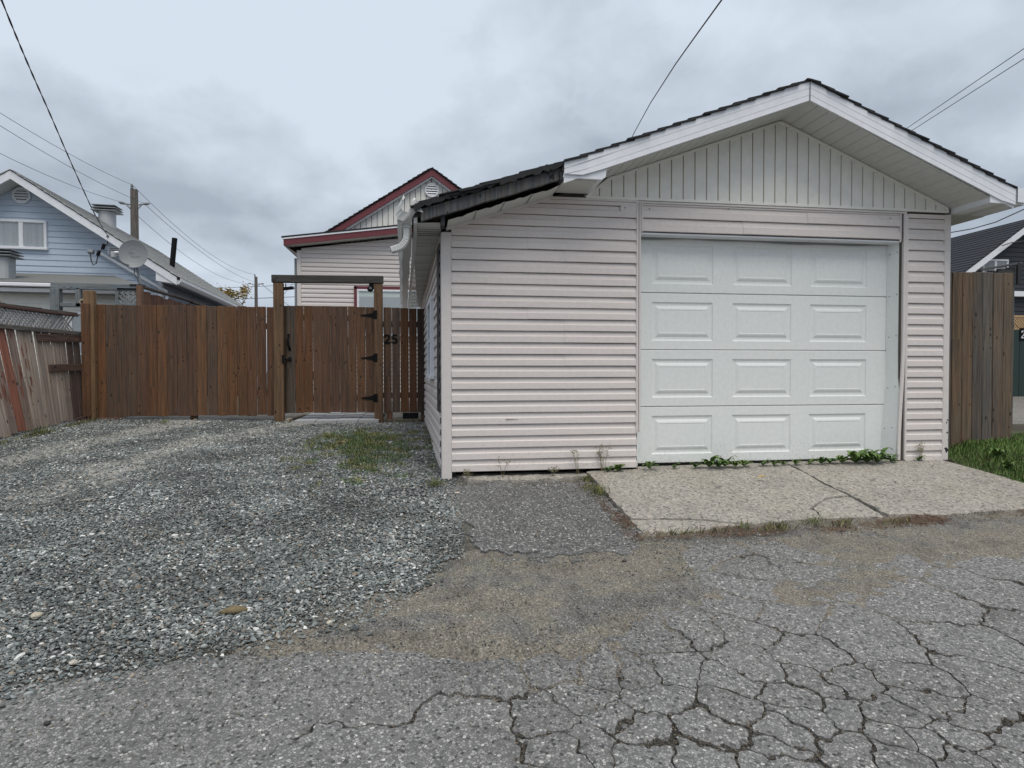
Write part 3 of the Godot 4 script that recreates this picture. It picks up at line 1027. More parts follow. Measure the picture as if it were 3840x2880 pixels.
	bk.prism(PackedVector2Array([Vector2(1.25, 2.43), Vector2(4.90, 2.43), Vector2(4.90, 2.455), Vector2(3.132, 3.195), Vector2(1.47, 2.59), Vector2(1.26, 2.44)]), -0.002, 0.0035)
	put(bk.mesh(), "gable_backing", M.groove, t)
	var top := func(x): return minf(minf(2.43 + 0.86 * (x - 1.262), soff_l.call(x)), soff_r.call(x)) - 0.018
	var x := 1.275
	while x < 4.885:
		var a := x + 0.012
		var b: float = minf(x + 0.1125, 4.885)
		var pts := [Vector2(a, 2.428), Vector2(b, 2.428), Vector2(b, top.call(b))]
		for m in [3.132, 1.47]:
			if a < m and m < b: pts.append(Vector2(m, top.call(m)))
		pts.append(Vector2(a, top.call(a)))
		if b - a > 0.02 and top.call(b) > 2.436 and top.call((a + b) * 0.5) > 2.44:
			if top.call(a) < 2.43: pts[-1] = Vector2(a, 2.43)
			if top.call(b) < 2.43: pts[2] = Vector2(b, 2.43)
			var g := geo(jit(Color(1, 1, 1), 0.02), true)
			g.prism(PackedVector2Array(pts), 0.0, 0.0165)
			put(g.mesh(), "gable_panel", M.gable, t)
		x += 0.1125
	var gt := geo(Color(1, 1, 1), true)
	for q in [[Vector2(1.268, 2.425), Vector2(1.475, 2.598)], [Vector2(1.47, 2.596), Vector2(3.132, 3.198)], [Vector2(3.132, 3.198), Vector2(4.905, 2.455)], [Vector2(4.893, 2.47), Vector2(4.893, 2.42)]]:
		bar(gt, Vector3(q[0].x, q[0].y - 0.012, 0.02), Vector3(q[1].x, q[1].y - 0.012, 0.02), 0.024, 0.024, 0.004, Vector3(0, 0, 1))
	put(gt.mesh(), "gable_trim", M.gable, t)
	# the overhead door
	var dr := Node3D.new()
	dr.name = "garage_door"
	t.add_child(dr)
	dr.position = Vector3(1.765, 0.002, -0.137)
	for k in 4:
		var o := put(raised_section(2.606, 0.533, [0.181, 0.985, 1.788], 0.606, 0.085, 0.447), "door_section", M.door, dr)
		o.position = Vector3(0, k * 0.533, [0.0, 0.002, -0.001, 0.001][k])
	bx("bottom_seal", Vector3(1.303, -0.012, -0.02), Vector3(2.60, 0.022, 0.035), M.black, dr, 0.006)
	# opening: jambs, head and the sagging weather strip
	var jm := geo(Color(1, 1, 1), true)
	for i in 8:
		var y0 := 0.015 + i * 0.262
		var k0 := sst(0.9, 0.0, y0) * 0.05; var k1 := sst(0.9, 0.0, y0 + 0.262) * 0.05
		jm.quad(Vector3(4.372 - k0, y0, -0.137), Vector3(4.425 - k0 * 0.9, y0, -0.002), Vector3(4.425 - k1 * 0.9, y0 + 0.262, -0.002), Vector3(4.372 - k1, y0 + 0.262, -0.137))
		jm.quad(Vector3(4.425 - k0 * 0.9, y0, -0.002), Vector3(4.44 - k0 * 0.9, y0, -0.004), Vector3(4.44 - k1 * 0.9, y0 + 0.262, -0.004), Vector3(4.425 - k1 * 0.9, y0 + 0.262, -0.002))
		jm.quad(Vector3(4.44, y0, -0.16), Vector3(4.372 - k0, y0, -0.137), Vector3(4.372 - k1, y0 + 0.262, -0.137), Vector3(4.44, y0 + 0.262, -0.16))
	put(jm.mesh(), "door_jamb", M.door, t)
	bx("door_jamb", Vector3(1.755, 1.06, -0.075), Vector3(0.02, 2.12, 0.14), M.door, t, 0.003)
	bx("door_head", Vector3(3.08, 2.117, -0.068), Vector3(2.66, 0.016, 0.140), M.white, t, 0.003)
	var ws := geo()
	var px := 1.77
	while px < 4.36:
		var f0: float = 0.006 * sin(px * 3.1) + 0.004 * sin(px * 9.0)
		var f1: float = 0.006 * sin((px + 0.13) * 3.1) + 0.004 * sin((px + 0.13) * 9.0)
		ws.quad(Vector3(px, 2.096 + f0, -0.118), Vector3(px + 0.13, 2.096 + f1, -0.118), Vector3(px + 0.13, 2.112, -0.112), Vector3(px, 2.112, -0.112))
		ws.quad(Vector3(px, 2.096 + f0, -0.128), Vector3(px + 0.13, 2.096 + f1, -0.128), Vector3(px + 0.13, 2.096 + f1, -0.118), Vector3(px, 2.096 + f0, -0.118))
		px += 0.13
	put(ws.mesh(), "weather_strip", M.grey_metal, t)
	var sc := geo()
	for y in [0.32, 0.72, 1.22, 1.62, 2.03]:
		for zz in [-0.035, -0.100]:
			sc.box(Vector3(4.412 - 0.05 * sst(0.9, 0.0, y) + zz * 0.38, y + zz * 0.2, zz), Vector3(0.006, 0.009, 0.009), 0.002)
	for p in [Vector3(1.63, 2.335, 0.022), Vector3(1.86, 2.335, 0.018), Vector3(2.62, 2.362, 0.018), Vector3(4.28, 2.335, 0.018)]: sc.box(p, Vector3(0.009, 0.009, 0.006), 0.002)
	tag(put(sc.mesh(), "screws", M.dark, t), "", "", "", "stuff")
	# soffit of the front overhang: panels with ribs, left and right of the ridge
	var n := 0
	for side in [-1, 1]:
		var p0: float = 3.132
		var stop: float = 1.30 if side < 0 else 5.10
		while (stop - p0) * side > 0.03:
			var p1: float = p0 + side * minf(0.305, absf(stop - p0))
			var g := geo(jit(Color(1, 1, 1), 0.02), true)
			for r in 3:
				var xa: float = lerpf(p0, p1, r / 3.0); var xb: float = lerpf(p0, p1, (r + 0.86) / 3.0); var xc: float = lerpf(p0, p1, (r + 1) / 3.0)
				var fy: Callable = soff_l if side < 0 else soff_r
				var rib := 0.009
				var A := Vector3(xa, fy.call(xa), 0); var B := Vector3(xb, fy.call(xb), 0); var C := Vector3(lerpf(xb, xc, 0.5), fy.call(lerpf(xb, xc, 0.5)) + rib, 0); var D := Vector3(xc, fy.call(xc), 0)
				var z := Vector3(0, 0, 0.437)
				for e in [[A, B], [B, C], [C, D]]:
					if side > 0: g.quad(e[0], e[1], e[1] + z, e[0] + z)
					else: g.quad(e[1], e[0], e[0] + z, e[1] + z)
			put(g.mesh(), "soffit_panel", M.soffit, t)
			p0 = p1
	# boxed eave ends
	var be := geo(Color(1, 1, 1), true)
	be.prism(PackedVector2Array([Vector2(0.965, 2.452), Vector2(1.29, 2.446), Vector2(1.325, 2.47), Vector2(1.335, 2.555), Vector2(0.975, 2.50)]), 0.014, 0.432)
	put(be.mesh(), "eave_box", M.white, t)
	var bp := geo(Color(1, 1, 1), true)
	bp.box(Vector3(1.12, 2.443, 0.22), Vector3(0.28, 0.010, 0.36), 0.003)
	put(bp.mesh(), "soffit_panel", M.soffit, t)
	var er := geo(Color(1, 1, 1), true)
	er.prism(PackedVector2Array([Vector2(4.935, 2.398), Vector2(5.30, 2.388), Vector2(5.30, 2.42), Vector2(4.95, 2.47), Vector2(4.935, 2.465)]), 0.012, 0.436)
	put(er.mesh(), "eave_box", M.white, t)
	var es := geo(Color(1, 1, 1), true)
	es.prism(PackedVector2Array([Vector2(4.93, 2.392), Vector2(5.31, 2.385), Vector2(5.31, 2.397), Vector2(4.93, 2.404)]), back, 0.010)
	put(es.mesh(), "eave_soffit", M.soffit, t)
	# fascia: folded metal with two lengthwise steps
	for side in [-1, 1]:
		var s: float = 0.366 if side < 0 else 0.412
		var xe: float = 0.972 if side < 0 else 5.19
		var fy := func(xx): return 3.368 - s * absf(xx - 3.14)
		var cuts := [[0.0, 0.449], [0.058, 0.4500], [0.061, 0.4482], [0.118, 0.4490], [0.121, 0.4472], [0.165, 0.448], [0.168, 0.436]]
		var g := geo(Color(1, 1, 1), true)
		var lo := 2.474 if side < 0 else 2.385
		var parts := 14
		for k in parts:
			var xa: float = lerpf(3.14, xe, k / float(parts)); var xb: float = lerpf(3.14, xe, (k + 1.0) / parts)
			for i in cuts.size() - 1:
				var wob := func(xx): return 0.0025 * sin(xx * 7.0 + i) * sst(1.9, 1.0, xx)
				var a: Array = cuts[i]; var b: Array = cuts[i + 1]
				var A := Vector3(xa, maxf(fy.call(xa) - b[0], lo), b[1] + wob.call(xa)); var B := Vector3(xb, maxf(fy.call(xb) - b[0], lo), b[1] + wob.call(xb))
				var C := Vector3(xb, maxf(fy.call(xb) - a[0], lo), a[1] + wob.call(xb)); var D := Vector3(xa, maxf(fy.call(xa) - a[0], lo), a[1] + wob.call(xa))
				if side > 0: g.quad(A, B, C, D)
				else: g.quad(B, A, D, C)
			g.quad(Vector3(xa, fy.call(xa) - 0.17, 0.43), Vector3(xb, fy.call(xb) - 0.17, 0.43), Vector3(xb, fy.call(xb), 0.43), Vector3(xa, fy.call(xa), 0.43))
		put(g.mesh(), "fascia", M.white, t)
	bx("ridge_seam", Vector3(3.137, 3.285, 0.4495), Vector3(0.008, 0.17, 0.012), M.grey_metal, t, 0.002)
	# roof deck and shingles
	var dk2 := geo()
	dk2.prism(PackedVector2Array([Vector2(0.96, 2.535), Vector2(3.14, 3.350), Vector2(5.22, 2.49), Vector2(5.22, 2.46), Vector2(3.14, 3.31), Vector2(0.96, 2.50)]), back - 0.2, 0.43)
	dk2.prism(PackedVector2Array([Vector2(-0.24, 2.135), Vector2(0.98, 2.535), Vector2(0.98, 2.505), Vector2(-0.24, 2.105)]), back - 0.2, 0.335)
	put(dk2.mesh(), "roof_deck", M.interior, t)
	shingles(t, Vector2(-0.26, 2.155), Vector2(0.985, 2.568), back - 0.22, 0.425, 0.135, M.shingle_black, 0.035, 0.013)
	shingles(t, Vector2(0.975, 2.556), Vector2(3.14, 3.366), back - 0.22, 0.468, 0.142, M.shingle_black, 0.010, 0.014)
	shingles(t, Vector2(5.19, 2.518), Vector2(3.14, 3.366), back - 0.22, 0.468, 0.142, M.shingle_black, 0.010, 0.014)
	# second layer, old and curled, over the lean-to
	shingles(t, Vector2(-0.20, 2.200), Vector2(0.96, 2.575), back - 0.2, 0.415, 0.17, M.shingle_black, 0.05, 0.010)
	# bare weathered board where the lean-to lost its fascia
	var wf := geo(Color(0.15, 0.14, 0.13), true)
	for k in 12:
		var xa := -0.185 + k * 0.0965
		var xb := xa + 0.0965
		var ya := 2.160 + 0.333 * (xa + 0.185); var yb := 2.160 + 0.333 * (xb + 0.185)
		var n0: float = 0.008 * nz.get_noise_1d(k * 3.7); var n1: float = 0.008 * nz.get_noise_1d((k + 1) * 3.7)
		wf.prism(PackedVector2Array([Vector2(xa, ya - 0.095 + n0), Vector2(xb, yb - 0.095 + n1), Vector2(xb, yb), Vector2(xa, ya)]), 0.345, 0.392 + n0 * 0.5)
	put(wf.mesh(), "weathered_board", M.wood, t)
	# torn shingle ends hanging over its edge
	for k in 9:
		var xa := -0.235 + k * 0.136
		var tg := geo(jit(Color(1, 1, 1), 0.3), true)
		var pts := PackedVector2Array()
		for i in 6:
			var xx := xa + i * 0.0275
			pts.append(Vector2(xx, 2.195 + 0.331 * (xx + 0.235) - rng.randf_range(0.004, 0.034) - 0.03))
		for i in 6:
			var xx := xa + (5 - i) * 0.0275
			pts.append(Vector2(xx, 2.195 + 0.331 * (xx + 0.235) + rng.randf_range(-0.012, 0.004)))
		tg.prism(pts, 0.402 + rng.randf() * 0.012, 0.424 + rng.randf() * 0.012)
		put(tg.mesh(), "torn_shingle", M.shingle_black, t)
	bx("rafter_end", Vector3(-0.01, 2.085, 0.30), Vector3(0.035, 0.09, 0.12), M.dark, t, 0.004)
	bx("rafter_end", Vector3(0.955, 2.465, 0.22), Vector3(0.03, 0.07, 0.40), M.dark, t, 0.004)
	# lean-to soffit with a torn front edge
	for k in 4:
		var xa := 0.035 + k * 0.232
		var xb := xa + 0.232
		var g := geo(jit(Color(1, 1, 1), 0.03), true)
		for i in 6:
			var x0 := lerpf(xa, xb, i / 6.0); var x1 := lerpf(xa, xb, (i + 1) / 6.0)
			var r := 0.008 if i == 5 else 0.0
			var za := 0.335 + 0.03 * nz.get_noise_1d(x0 * 14.0); var zb := 0.335 + 0.03 * nz.get_noise_1d(x1 * 14.0)
			var da := 0.012 * nz.get_noise_1d(x0 * 9 + 4); var db := 0.012 * nz.get_noise_1d(x1 * 9 + 4)
			g.quad(Vector3(x0, lean.call(x0) - 0.006, 0.012), Vector3(x1, lean.call(x1) - 0.006 + r, 0.012), Vector3(x1, lean.call(x1) - 0.012 + r + db, zb), Vector3(x0, lean.call(x0) - 0.012 + da, za))
		put(g.mesh(), "soffit_panel", M.soffit, t)
	# eave soffit along the side, perforated panels
	for k in 14:
		var z0: float = 0.315 - k * 0.48
		var z1: float = maxf(z0 - 0.478, back)
		if z0 <= back: break
		var g := geo(jit(Color(1, 1, 1), 0.02), true)
		var rows := 8
		for i in rows:
			var a := lerpf(z0, z1, i / float(rows)); var b := lerpf(z0, z1, (i + 0.8) / float(rows)); var c := lerpf(z0, z1, (i + 1.0) / float(rows))
			var sag := 0.012 * sin(float(i) / rows * PI) * (1.0 if k == 0 else 0.2)
			var xl := -0.213; var xr := -0.012
			var yl := 2.068 + sag; var yr := 2.078 + sag
			g.quad(skew(Vector3(xl, yl, b)), skew(Vector3(xr, yr, b)), skew(Vector3(xr, yr, a)), skew(Vector3(xl, yl, a)))
			g.quad(skew(Vector3(xl, yl + 0.006, c)), skew(Vector3(xr, yr + 0.006, c)), skew(Vector3(xr, yr, b)), skew(Vector3(xl, yl, b)))
		put(g.mesh(), "eave_soffit_panel", M.soffit, t)
	# fascia strip, a dark gap and the gutter
	var fs := geo(Color(1, 1, 1), true)
	for k in 14:
		var z0 := 0.325 - k * 0.48
		fs.quad(skew(Vector3(-0.243, 2.062, z0 - 0.48)), skew(Vector3(-0.213, 2.066, z0 - 0.48)), skew(Vector3(-0.213, 2.066, z0)), skew(Vector3(-0.243, 2.062, z0)))
		fs.quad(skew(Vector3(-0.243, 2.062, z0)), skew(Vector3(-0.243, 2.15, z0)), skew(Vector3(-0.243, 2.15, z0 - 0.48)), skew(Vector3(-0.243, 2.062, z0 - 0.48)))
	fs.quad(Vector3(-0.243, 2.062, 0.325), Vector3(-0.213, 2.066, 0.325), Vector3(-0.213, 2.15, 0.325), Vector3(-0.243, 2.15, 0.325))
	put(fs.mesh(), "fascia_strip", M.alu, t)
	var gu := geo(Color(1, 1, 1), true)
	var prof := [Vector2(-0.262, 2.17), Vector2(-0.262, 2.055), Vector2(-0.345, 2.048), Vector2(-0.362, 2.075), Vector2(-0.362, 2.115), Vector2(-0.382, 2.145), Vector2(-0.382, 2.165), Vector2(-0.372, 2.168)]
	for k in 16:
		var za := 0.28 - k * 0.42; var zb := za - 0.42
		for i in prof.size() - 1:
			var wa := func(zz): return Vector2(0.006 * sin(zz * 5.0), 0.006 * sin(zz * 3.0 + 1))
			var p: Vector2 = prof[i]; var q: Vector2 = prof[i + 1]
			var A: Vector2 = p + wa.call(za); var B: Vector2 = q + wa.call(za); var C: Vector2 = q + wa.call(zb); var D: Vector2 = p + wa.call(zb)
			g_quad2(gu, skew(Vector3(A.x, A.y, za)), skew(Vector3(B.x, B.y, za)), skew(Vector3(C.x, C.y, zb)), skew(Vector3(D.x, D.y, zb)))
	# the torn front end: the outer face kicked up and crumpled, with a jagged lip
	var ring0 := []
	for p in prof: ring0.append(Vector3(p.x, p.y, 0.28))
	var ring1 := [Vector3(-0.235, 2.205, 0.36), Vector3(-0.250, 2.110, 0.345), Vector3(-0.325, 2.070, 0.35), Vector3(-0.372, 2.085, 0.345), Vector3(-0.385, 2.120, 0.34), Vector3(-0.372, 2.165, 0.35), Vector3(-0.358, 2.205, 0.36), Vector3(-0.338, 2.225, 0.365)]
	var ring2 := [Vector3(-0.205, 2.165, 0.40), Vector3(-0.240, 2.150, 0.375), Vector3(-0.285, 2.135, 0.37), Vector3(-0.330, 2.150, 0.375), Vector3(-0.340, 2.165, 0.38), Vector3(-0.335, 2.205, 0.39), Vector3(-0.330, 2.235, 0.385), Vector3(-0.322, 2.245, 0.38)]
	for i in 7:
		g_quad2(gu, ring1[i], ring1[i + 1], ring0[i + 1], ring0[i])
		g_quad2(gu, ring2[i], ring2[i + 1], ring1[i + 1], ring1[i])
	for q in [[Vector3(-0.225, 2.245, 0.37), Vector3(-0.205, 2.205, 0.41), Vector3(-0.165, 2.125, 0.425), Vector3(-0.240, 2.150, 0.375)], [Vector3(-0.265, 2.20, 0.38), Vector3(-0.225, 2.245, 0.37), Vector3(-0.240, 2.150, 0.375), Vector3(-0.285, 2.135, 0.37)], [Vector3(-0.255, 2.225, 0.375), Vector3(-0.235, 2.262, 0.36), Vector3(-0.225, 2.245, 0.37), Vector3(-0.245, 2.21, 0.375)], [Vector3(-0.335, 2.235, 0.385), Vector3(-0.318, 2.275, 0.375), Vector3(-0.310, 2.25, 0.38), Vector3(-0.322, 2.225, 0.385)]]:
		g_quad2(gu, q[0], q[1], q[2], q[3])
	put(gu.mesh(), "gutter", M.alu, t)
	# ribbed outlet elbow
	var el := geo(Color(1.12, 1.12, 1.14), true)
	var path := [Vector3(-0.300, 2.06, 0.25), Vector3(-0.300, 1.985, 0.25), Vector3(-0.306, 1.940, 0.25), Vector3(-0.325, 1.905, 0.25), Vector3(-0.352, 1.880, 0.25), Vector3(-0.385, 1.866, 0.25), Vector3(-0.425, 1.855, 0.25)]
	var rings := []
	var m := 26
	for i in m + 1:
		var u := float(i) / m * (path.size() - 1)
		var a := mini(int(u), path.size() - 2)
		var p: Vector3 = path[a].lerp(path[a + 1], u - a)
		var d: Vector3 = (path[mini(a + 1, path.size() - 1)] - path[a]).normalized()
		if a + 2 < path.size(): d = d.lerp((path[a + 2] - path[a + 1]).normalized(), u - a).normalized()
		var s := Vector3(0, 0, 1)
		var q := d.cross(s).normalized()
		var k := 1.0 + (0.07 if i % 2 == 0 and i > 7 and i < 23 else -0.03)
		var ring := []
		for c in [Vector2(-1, -0.7), Vector2(-0.7, -1), Vector2(0.7, -1), Vector2(1, -0.7), Vector2(1, 0.7), Vector2(0.7, 1), Vector2(-0.7, 1), Vector2(-1, 0.7)]:
			ring.append(p + (q * c.x * 0.026 + s * c.y * 0.036) * k)
		rings.append(ring)
	for i in m:
		for k in 8: g_quad2(el, rings[i][k], rings[i + 1][k], rings[i + 1][(k + 1) % 8], rings[i][(k + 1) % 8])
	put(el.mesh(), "outlet_elbow", M.alu, t)
	bx("outlet_hole", Vector3(-0.428, 1.854, 0.25), Vector3(0.002, 0.030, 0.045), M.dark, t)
	bx("outlet_flange", Vector3(-0.300, 2.040, 0.25), Vector3(0.075, 0.006, 0.095), M.alu, t, 0.001)
	# right-hand gutter
	var rg := geo(Color(1, 1, 1), true)
	rg.prism(PackedVector2Array([Vector2(5.195, 2.540), Vector2(5.195, 2.405), Vector2(5.275, 2.400), Vector2(5.305, 2.45), Vector2(5.315, 2.525), Vector2(5.30, 2.535), Vector2(5.29, 2.46), Vector2(5.265, 2.415), Vector2(5.21, 2.418), Vector2(5.205, 2.540)]), back, 0.46)
	rg.prism(PackedVector2Array([Vector2(5.195, 2.535), Vector2(5.195, 2.405), Vector2(5.275, 2.400), Vector2(5.305, 2.45), Vector2(5.315, 2.52)]), 0.452, 0.462)
	put(rg.mesh(), "gutter", M.white, t)
	# side window
	var wn := Node3D.new()
	wn.name = "window"
	t.add_child(wn)
	wn.transform = Transform3D(Basis(Vector3(0.03, 0, 1).normalized(), Vector3.UP, Vector3(-1, 0, 0.03).normalized()), Vector3(-0.03 * 1.25 - 0.012, 0, -1.25))
	var fr := geo(Color(1, 1, 1), true)
	for q in [[Vector3(-0.03, 1.22, 0.02), Vector3(0.06, 0.84, 0.05)], [Vector3(-0.87, 1.22, 0.02), Vector3(0.06, 0.84, 0.05)], [Vector3(-0.45, 1.65, 0.02), Vector3(0.90, 0.06, 0.05)], [Vector3(-0.45, 0.81, 0.025), Vector3(0.94, 0.05, 0.07)], [Vector3(-0.45, 1.22, 0.016), Vector3(0.78, 0.04, 0.03)]]: fr.box(q[0], q[1], 0.006)
	put(fr.mesh(), "frame", M.white, wn)
	bx("pane", Vector3(-0.45, 1.22, 0.012), Vector3(0.78, 0.78, 0.006), M.glass, wn)
	# chips, a crack and loose corner in the vinyl
	var ch := geo()
	for q in [[Vector3(4.925, 0.385, 0.0205), 0.012], [Vector3(4.915, 0.36, 0.0205), 0.011], [Vector3(4.922, 0.26, 0.0205), 0.014], [Vector3(4.908, 0.10, 0.0205), 0.020], [Vector3(4.928, 0.09, 0.0205), 0.022], [Vector3(4.915, 0.075, 0.0205), 0.014], [Vector3(4.931, 0.19, 0.0205), 0.008]]:
		var pts := PackedVector2Array()
		for i in 7: pts.append(Vector2(q[0].x, q[0].y) + Vector2.from_angle(TAU * i / 7) * q[1] * rng.randf_range(0.45, 1.1))
		ch.prism(pts, q[0].z - 0.004, q[0].z)
	tag(put(ch.mesh(), "broken_chips", M.dark, t), "", "", "", "stuff")
	var fl := geo(Color(1.05, 1.05, 1.05), true)
	g_quad2(fl, Vector3(0.54, 0.435, 0.014), Vector3(0.66, 0.428, 0.0155), Vector3(0.655, 0.445, 0.022), Vector3(0.55, 0.452, 0.030))
	put(fl.mesh(), "torn_flap", M.vinyl, t)


func g_quad2(g: Geo, a, b, d, e):
	g.tri(a, b, d)
	g.tri(a, d, e)


# ---------------------------------------------------------------- neighbours
func window_unit(parent, x0, x1, y0, y1, z, lights: int, mat_frame, behind, fw := 0.05):
	var wn := Node3D.new()
	wn.name = numbered(parent, "window")
	parent.add_child(wn)
	var fr := geo(Color(1, 1, 1), true)
	fr.box(Vector3((x0 + x1) * 0.5, y1 - fw * 0.5, z), Vector3(x1 - x0, fw, 0.07), 0.006)
	fr.box(Vector3((x0 + x1) * 0.5, y0 + fw * 0.5, z + 0.01), Vector3(x1 - x0 + 0.04, fw, 0.09), 0.006)
	for k in lights + 1:
		var x: float = lerpf(x0 + fw * 0.5, x1 - fw * 0.5, float(k) / lights)
		fr.box(Vector3(x, (y0 + y1) * 0.5, z - 0.002), Vector3(fw * (1.0 if k == 0 or k == lights else 1.5), y1 - y0 - 2 * fw, 0.066), 0.006)
	put(fr.mesh(), "frame", mat_frame, wn)
	bx("pane", Vector3((x0 + x1) * 0.5, (y0 + y1) * 0.5, z + 0.014), Vector3(x1 - x0 - fw, y1 - y0 - fw, 0.004), M.pane, wn)
	var cu := geo(Color(1, 1, 1), true)
	var n := 36
	for i in n:
		var xa: float = lerpf(x0 + fw * 0.5, x1 - fw * 0.5, float(i) / n); var xb: float = lerpf(x0 + fw * 0.5, x1 - fw * 0.5, float(i + 1) / n)
		var flat := 0.0 if behind == M.blind else 1.0
		var da := -0.002 + flat * 0.008 * sin(xa * 61.0 + sin(xa * 17.0) * 2.0); var db := -0.002 + flat * 0.008 * sin(xb * 61.0 + sin(xb * 17.0) * 2.0)
		cu.col = Color(1, 1, 1) * (1.0 + flat * 0.5 * nz.get_noise_1d(xa * 5.0))
		cu.quad(Vector3(xa, y0, z + da), Vector3(xb, y0, z + db), Vector3(xb, y1, z + db), Vector3(xa, y1, z + da))
	put(cu.mesh(), "curtain", behind, wn)
	return wn


func octagon_vent(parent, x, y, z, r, ry):
	var v := Node3D.new()
	v.name = numbered(parent, "gable_vent")
	parent.add_child(v)
	var ring := geo()
	var slat := geo()
	for i in 8:
		var a := TAU * (i + 0.5) / 8; var b := TAU * (i + 1.5) / 8
		var P := Vector3(x + cos(a) * r, y + sin(a) * ry, z); var Q := Vector3(x + cos(b) * r, y + sin(b) * ry, z)
		bar(ring, P, Q, 0.035, 0.05, 0.006, Vector3(0, 0, 1))
	put(ring.mesh(), "vent_ring", M.white, v)
	var pts := PackedVector2Array()
	for i in 8: pts.append(Vector2(x + cos(TAU * (i + 0.5) / 8) * r, y + sin(TAU * (i + 0.5) / 8) * ry))
	var bk := geo()
	bk.prism(pts, z - 0.012, z - 0.006)
	put(bk.mesh(), "vent_back", M.grey_metal, v)
	for i in 5:
		var yy: float = y + ry * (i - 2) * 0.36
		var hw: float = r * (0.84 if absf(i - 2) < 1.5 else 0.60)
		bx("louvre", Vector3(x, yy, z + 0.010), Vector3(hw * 2, ry * 0.22, 0.02), M.white, v, 0.002, Basis(Vector3.RIGHT, -0.5))


func pink_house():
	var t := thing("house", "pale pink house with maroon trim behind the brown gate", "house")
	var slope := 0.1335
	var ft := func(x): return 3.897 + slope * (x + 3.283)
	# low front part
	var core := geo()
	core.prism(PackedVector2Array([Vector2(-3.03, -0.2), Vector2(2.6, -0.2), Vector2(2.6, 4.55), Vector2(-3.03, 3.62)]), -14.0, -9.51)
	put(core.mesh(), "wall", M.vinyl, t)
	siding(t, Transform3D(Basis.IDENTITY, Vector3(0, 0, -9.505)), 0.36, 4.12, 0.1016, func(y): return maxf(-2.945, (y - 3.70) / slope - 3.1), func(y): return 2.5 if y > 2.87 or y < 1.6 else -1.742, M.vinyl, DUTCH)
	bx("corner_post", Vector3(-2.99, 1.8, -9.495), Vector3(0.09, 3.75, 0.05), M.vinyl_trim, t, 0.005)
	bx("downspout", Vector3(-3.07, 1.75, -9.56), Vector3(0.06, 3.5, 0.08), M.grey_metal, t, 0.01)
	sloped("fascia", Vector2(-3.262, ft.call(-3.262) - 0.035), Vector2(2.6, ft.call(2.6) - 0.035), 0.135, -9.23, -9.20, M.maroon, t)
	sloped("drip_edge", Vector2(-3.29, ft.call(-3.29)), Vector2(2.6, ft.call(2.6)), 0.036, -9.24, -9.185, M.white, t)
	var so := geo()
	so.prism(PackedVector2Array([Vector2(-3.25, ft.call(-3.25) - 0.17), Vector2(2.6, ft.call(2.6) - 0.17), Vector2(2.6, ft.call(2.6) - 0.155), Vector2(-3.25, ft.call(-3.25) - 0.155)]), -9.5, -9.232)
	so.quad(Vector3(-3.25, 3.73, -9.24), Vector3(-3.05, 3.62, -9.5), Vector3(-3.05, 3.62, -14), Vector3(-3.25, 3.73, -14))
	put(so.mesh(), "soffit", M.soffit, t)
	sloped("roof", Vector2(-3.31, ft.call(-3.31) + 0.035), Vector2(2.6, ft.call(2.6) + 0.035), 0.034, -14.0, -9.18, M.shingle_black, t)
	sloped("fascia", Vector2(-3.275, ft.call(-3.275) - 0.005), Vector2(-3.25, ft.call(-3.25) - 0.005), 0.16, -14.0, -9.235, M.maroon, t)
	# gable behind it
	var pk := Vector2(0.077, 5.835)
	var gl := func(x): return pk.y - 0.655 * (pk.x - x)
	var gr := func(x): return pk.y - 0.70 * (x - pk.x)
	var gb := geo()
	gb.prism(PackedVector2Array([Vector2(-2.4, 4.0), Vector2(2.6, 4.0), Vector2(2.6, gr.call(2.6) - 0.25), Vector2(0.077, 5.60), Vector2(-2.4, gl.call(-2.4) - 0.22)]), -16.0, -10.08)
	put(gb.mesh(), "wall", M.gable, t)
	var x := -2.3
	while x < 2.5:
		var b := x + 0.118
		var pts := [Vector2(x, 4.0), Vector2(b, 4.0), Vector2(b, minf(gl.call(b), gr.call(b)) - 0.2)]
		if x < pk.x and pk.x < b: pts.append(Vector2(pk.x, pk.y - 0.2))
		pts.append(Vector2(x, minf(gl.call(x), gr.call(x)) - 0.2))
		if pts[2].y > 4.02 and pts[-1].y > 4.02:
			var g := geo(jit(Color(1, 1, 1), 0.02), true)
			g.prism(PackedVector2Array(pts), -10.08, -10.055)
			put(g.mesh(), "gable_panel", M.gable, t)
		x += 0.132
	sloped("fascia", Vector2(-2.65, gl.call(-2.65) - 0.012), Vector2(0.077, pk.y - 0.012), 0.165, -9.93, -9.90, M.maroon, t)
	sloped("fascia", Vector2(0.077, pk.y - 0.012), Vector2(2.8, gr.call(2.8) - 0.012), 0.165, -9.93, -9.90, M.maroon, t)
	sloped("gable_trim", Vector2(-2.45, gl.call(-2.45) - 0.178), Vector2(0.077, pk.y - 0.178), 0.035, -10.05, -9.935, M.white, t)
	sloped("gable_trim", Vector2(0.077, pk.y - 0.178), Vector2(2.6, gr.call(2.6) - 0.178), 0.035, -10.05, -9.935, M.white, t)
	shingles(t, Vector2(-2.72, gl.call(-2.72)), pk, -16.2, -9.87, 0.14, M.shingle_black, 0.01, 0.02)
	shingles(t, Vector2(2.85, gr.call(2.85)), pk, -16.2, -9.87, 0.14, M.shingle_black, 0.01, 0.02)
	octagon_vent(t, 0.077, 5.335, -10.03, 0.165, 0.165)
	# window with maroon casing, white sash, pale blind
	var cs := geo(Color(1, 1, 1), true)
	cs.box(Vector3(-1.715, 2.2, -9.475), Vector3(0.065, 1.35, 0.06), 0.004)
	cs.box(Vector3(-0.95, 2.838, -9.475), Vector3(1.60, 0.07, 0.06), 0.004)
	put(cs.mesh(), "window_casing", M.maroon, t)
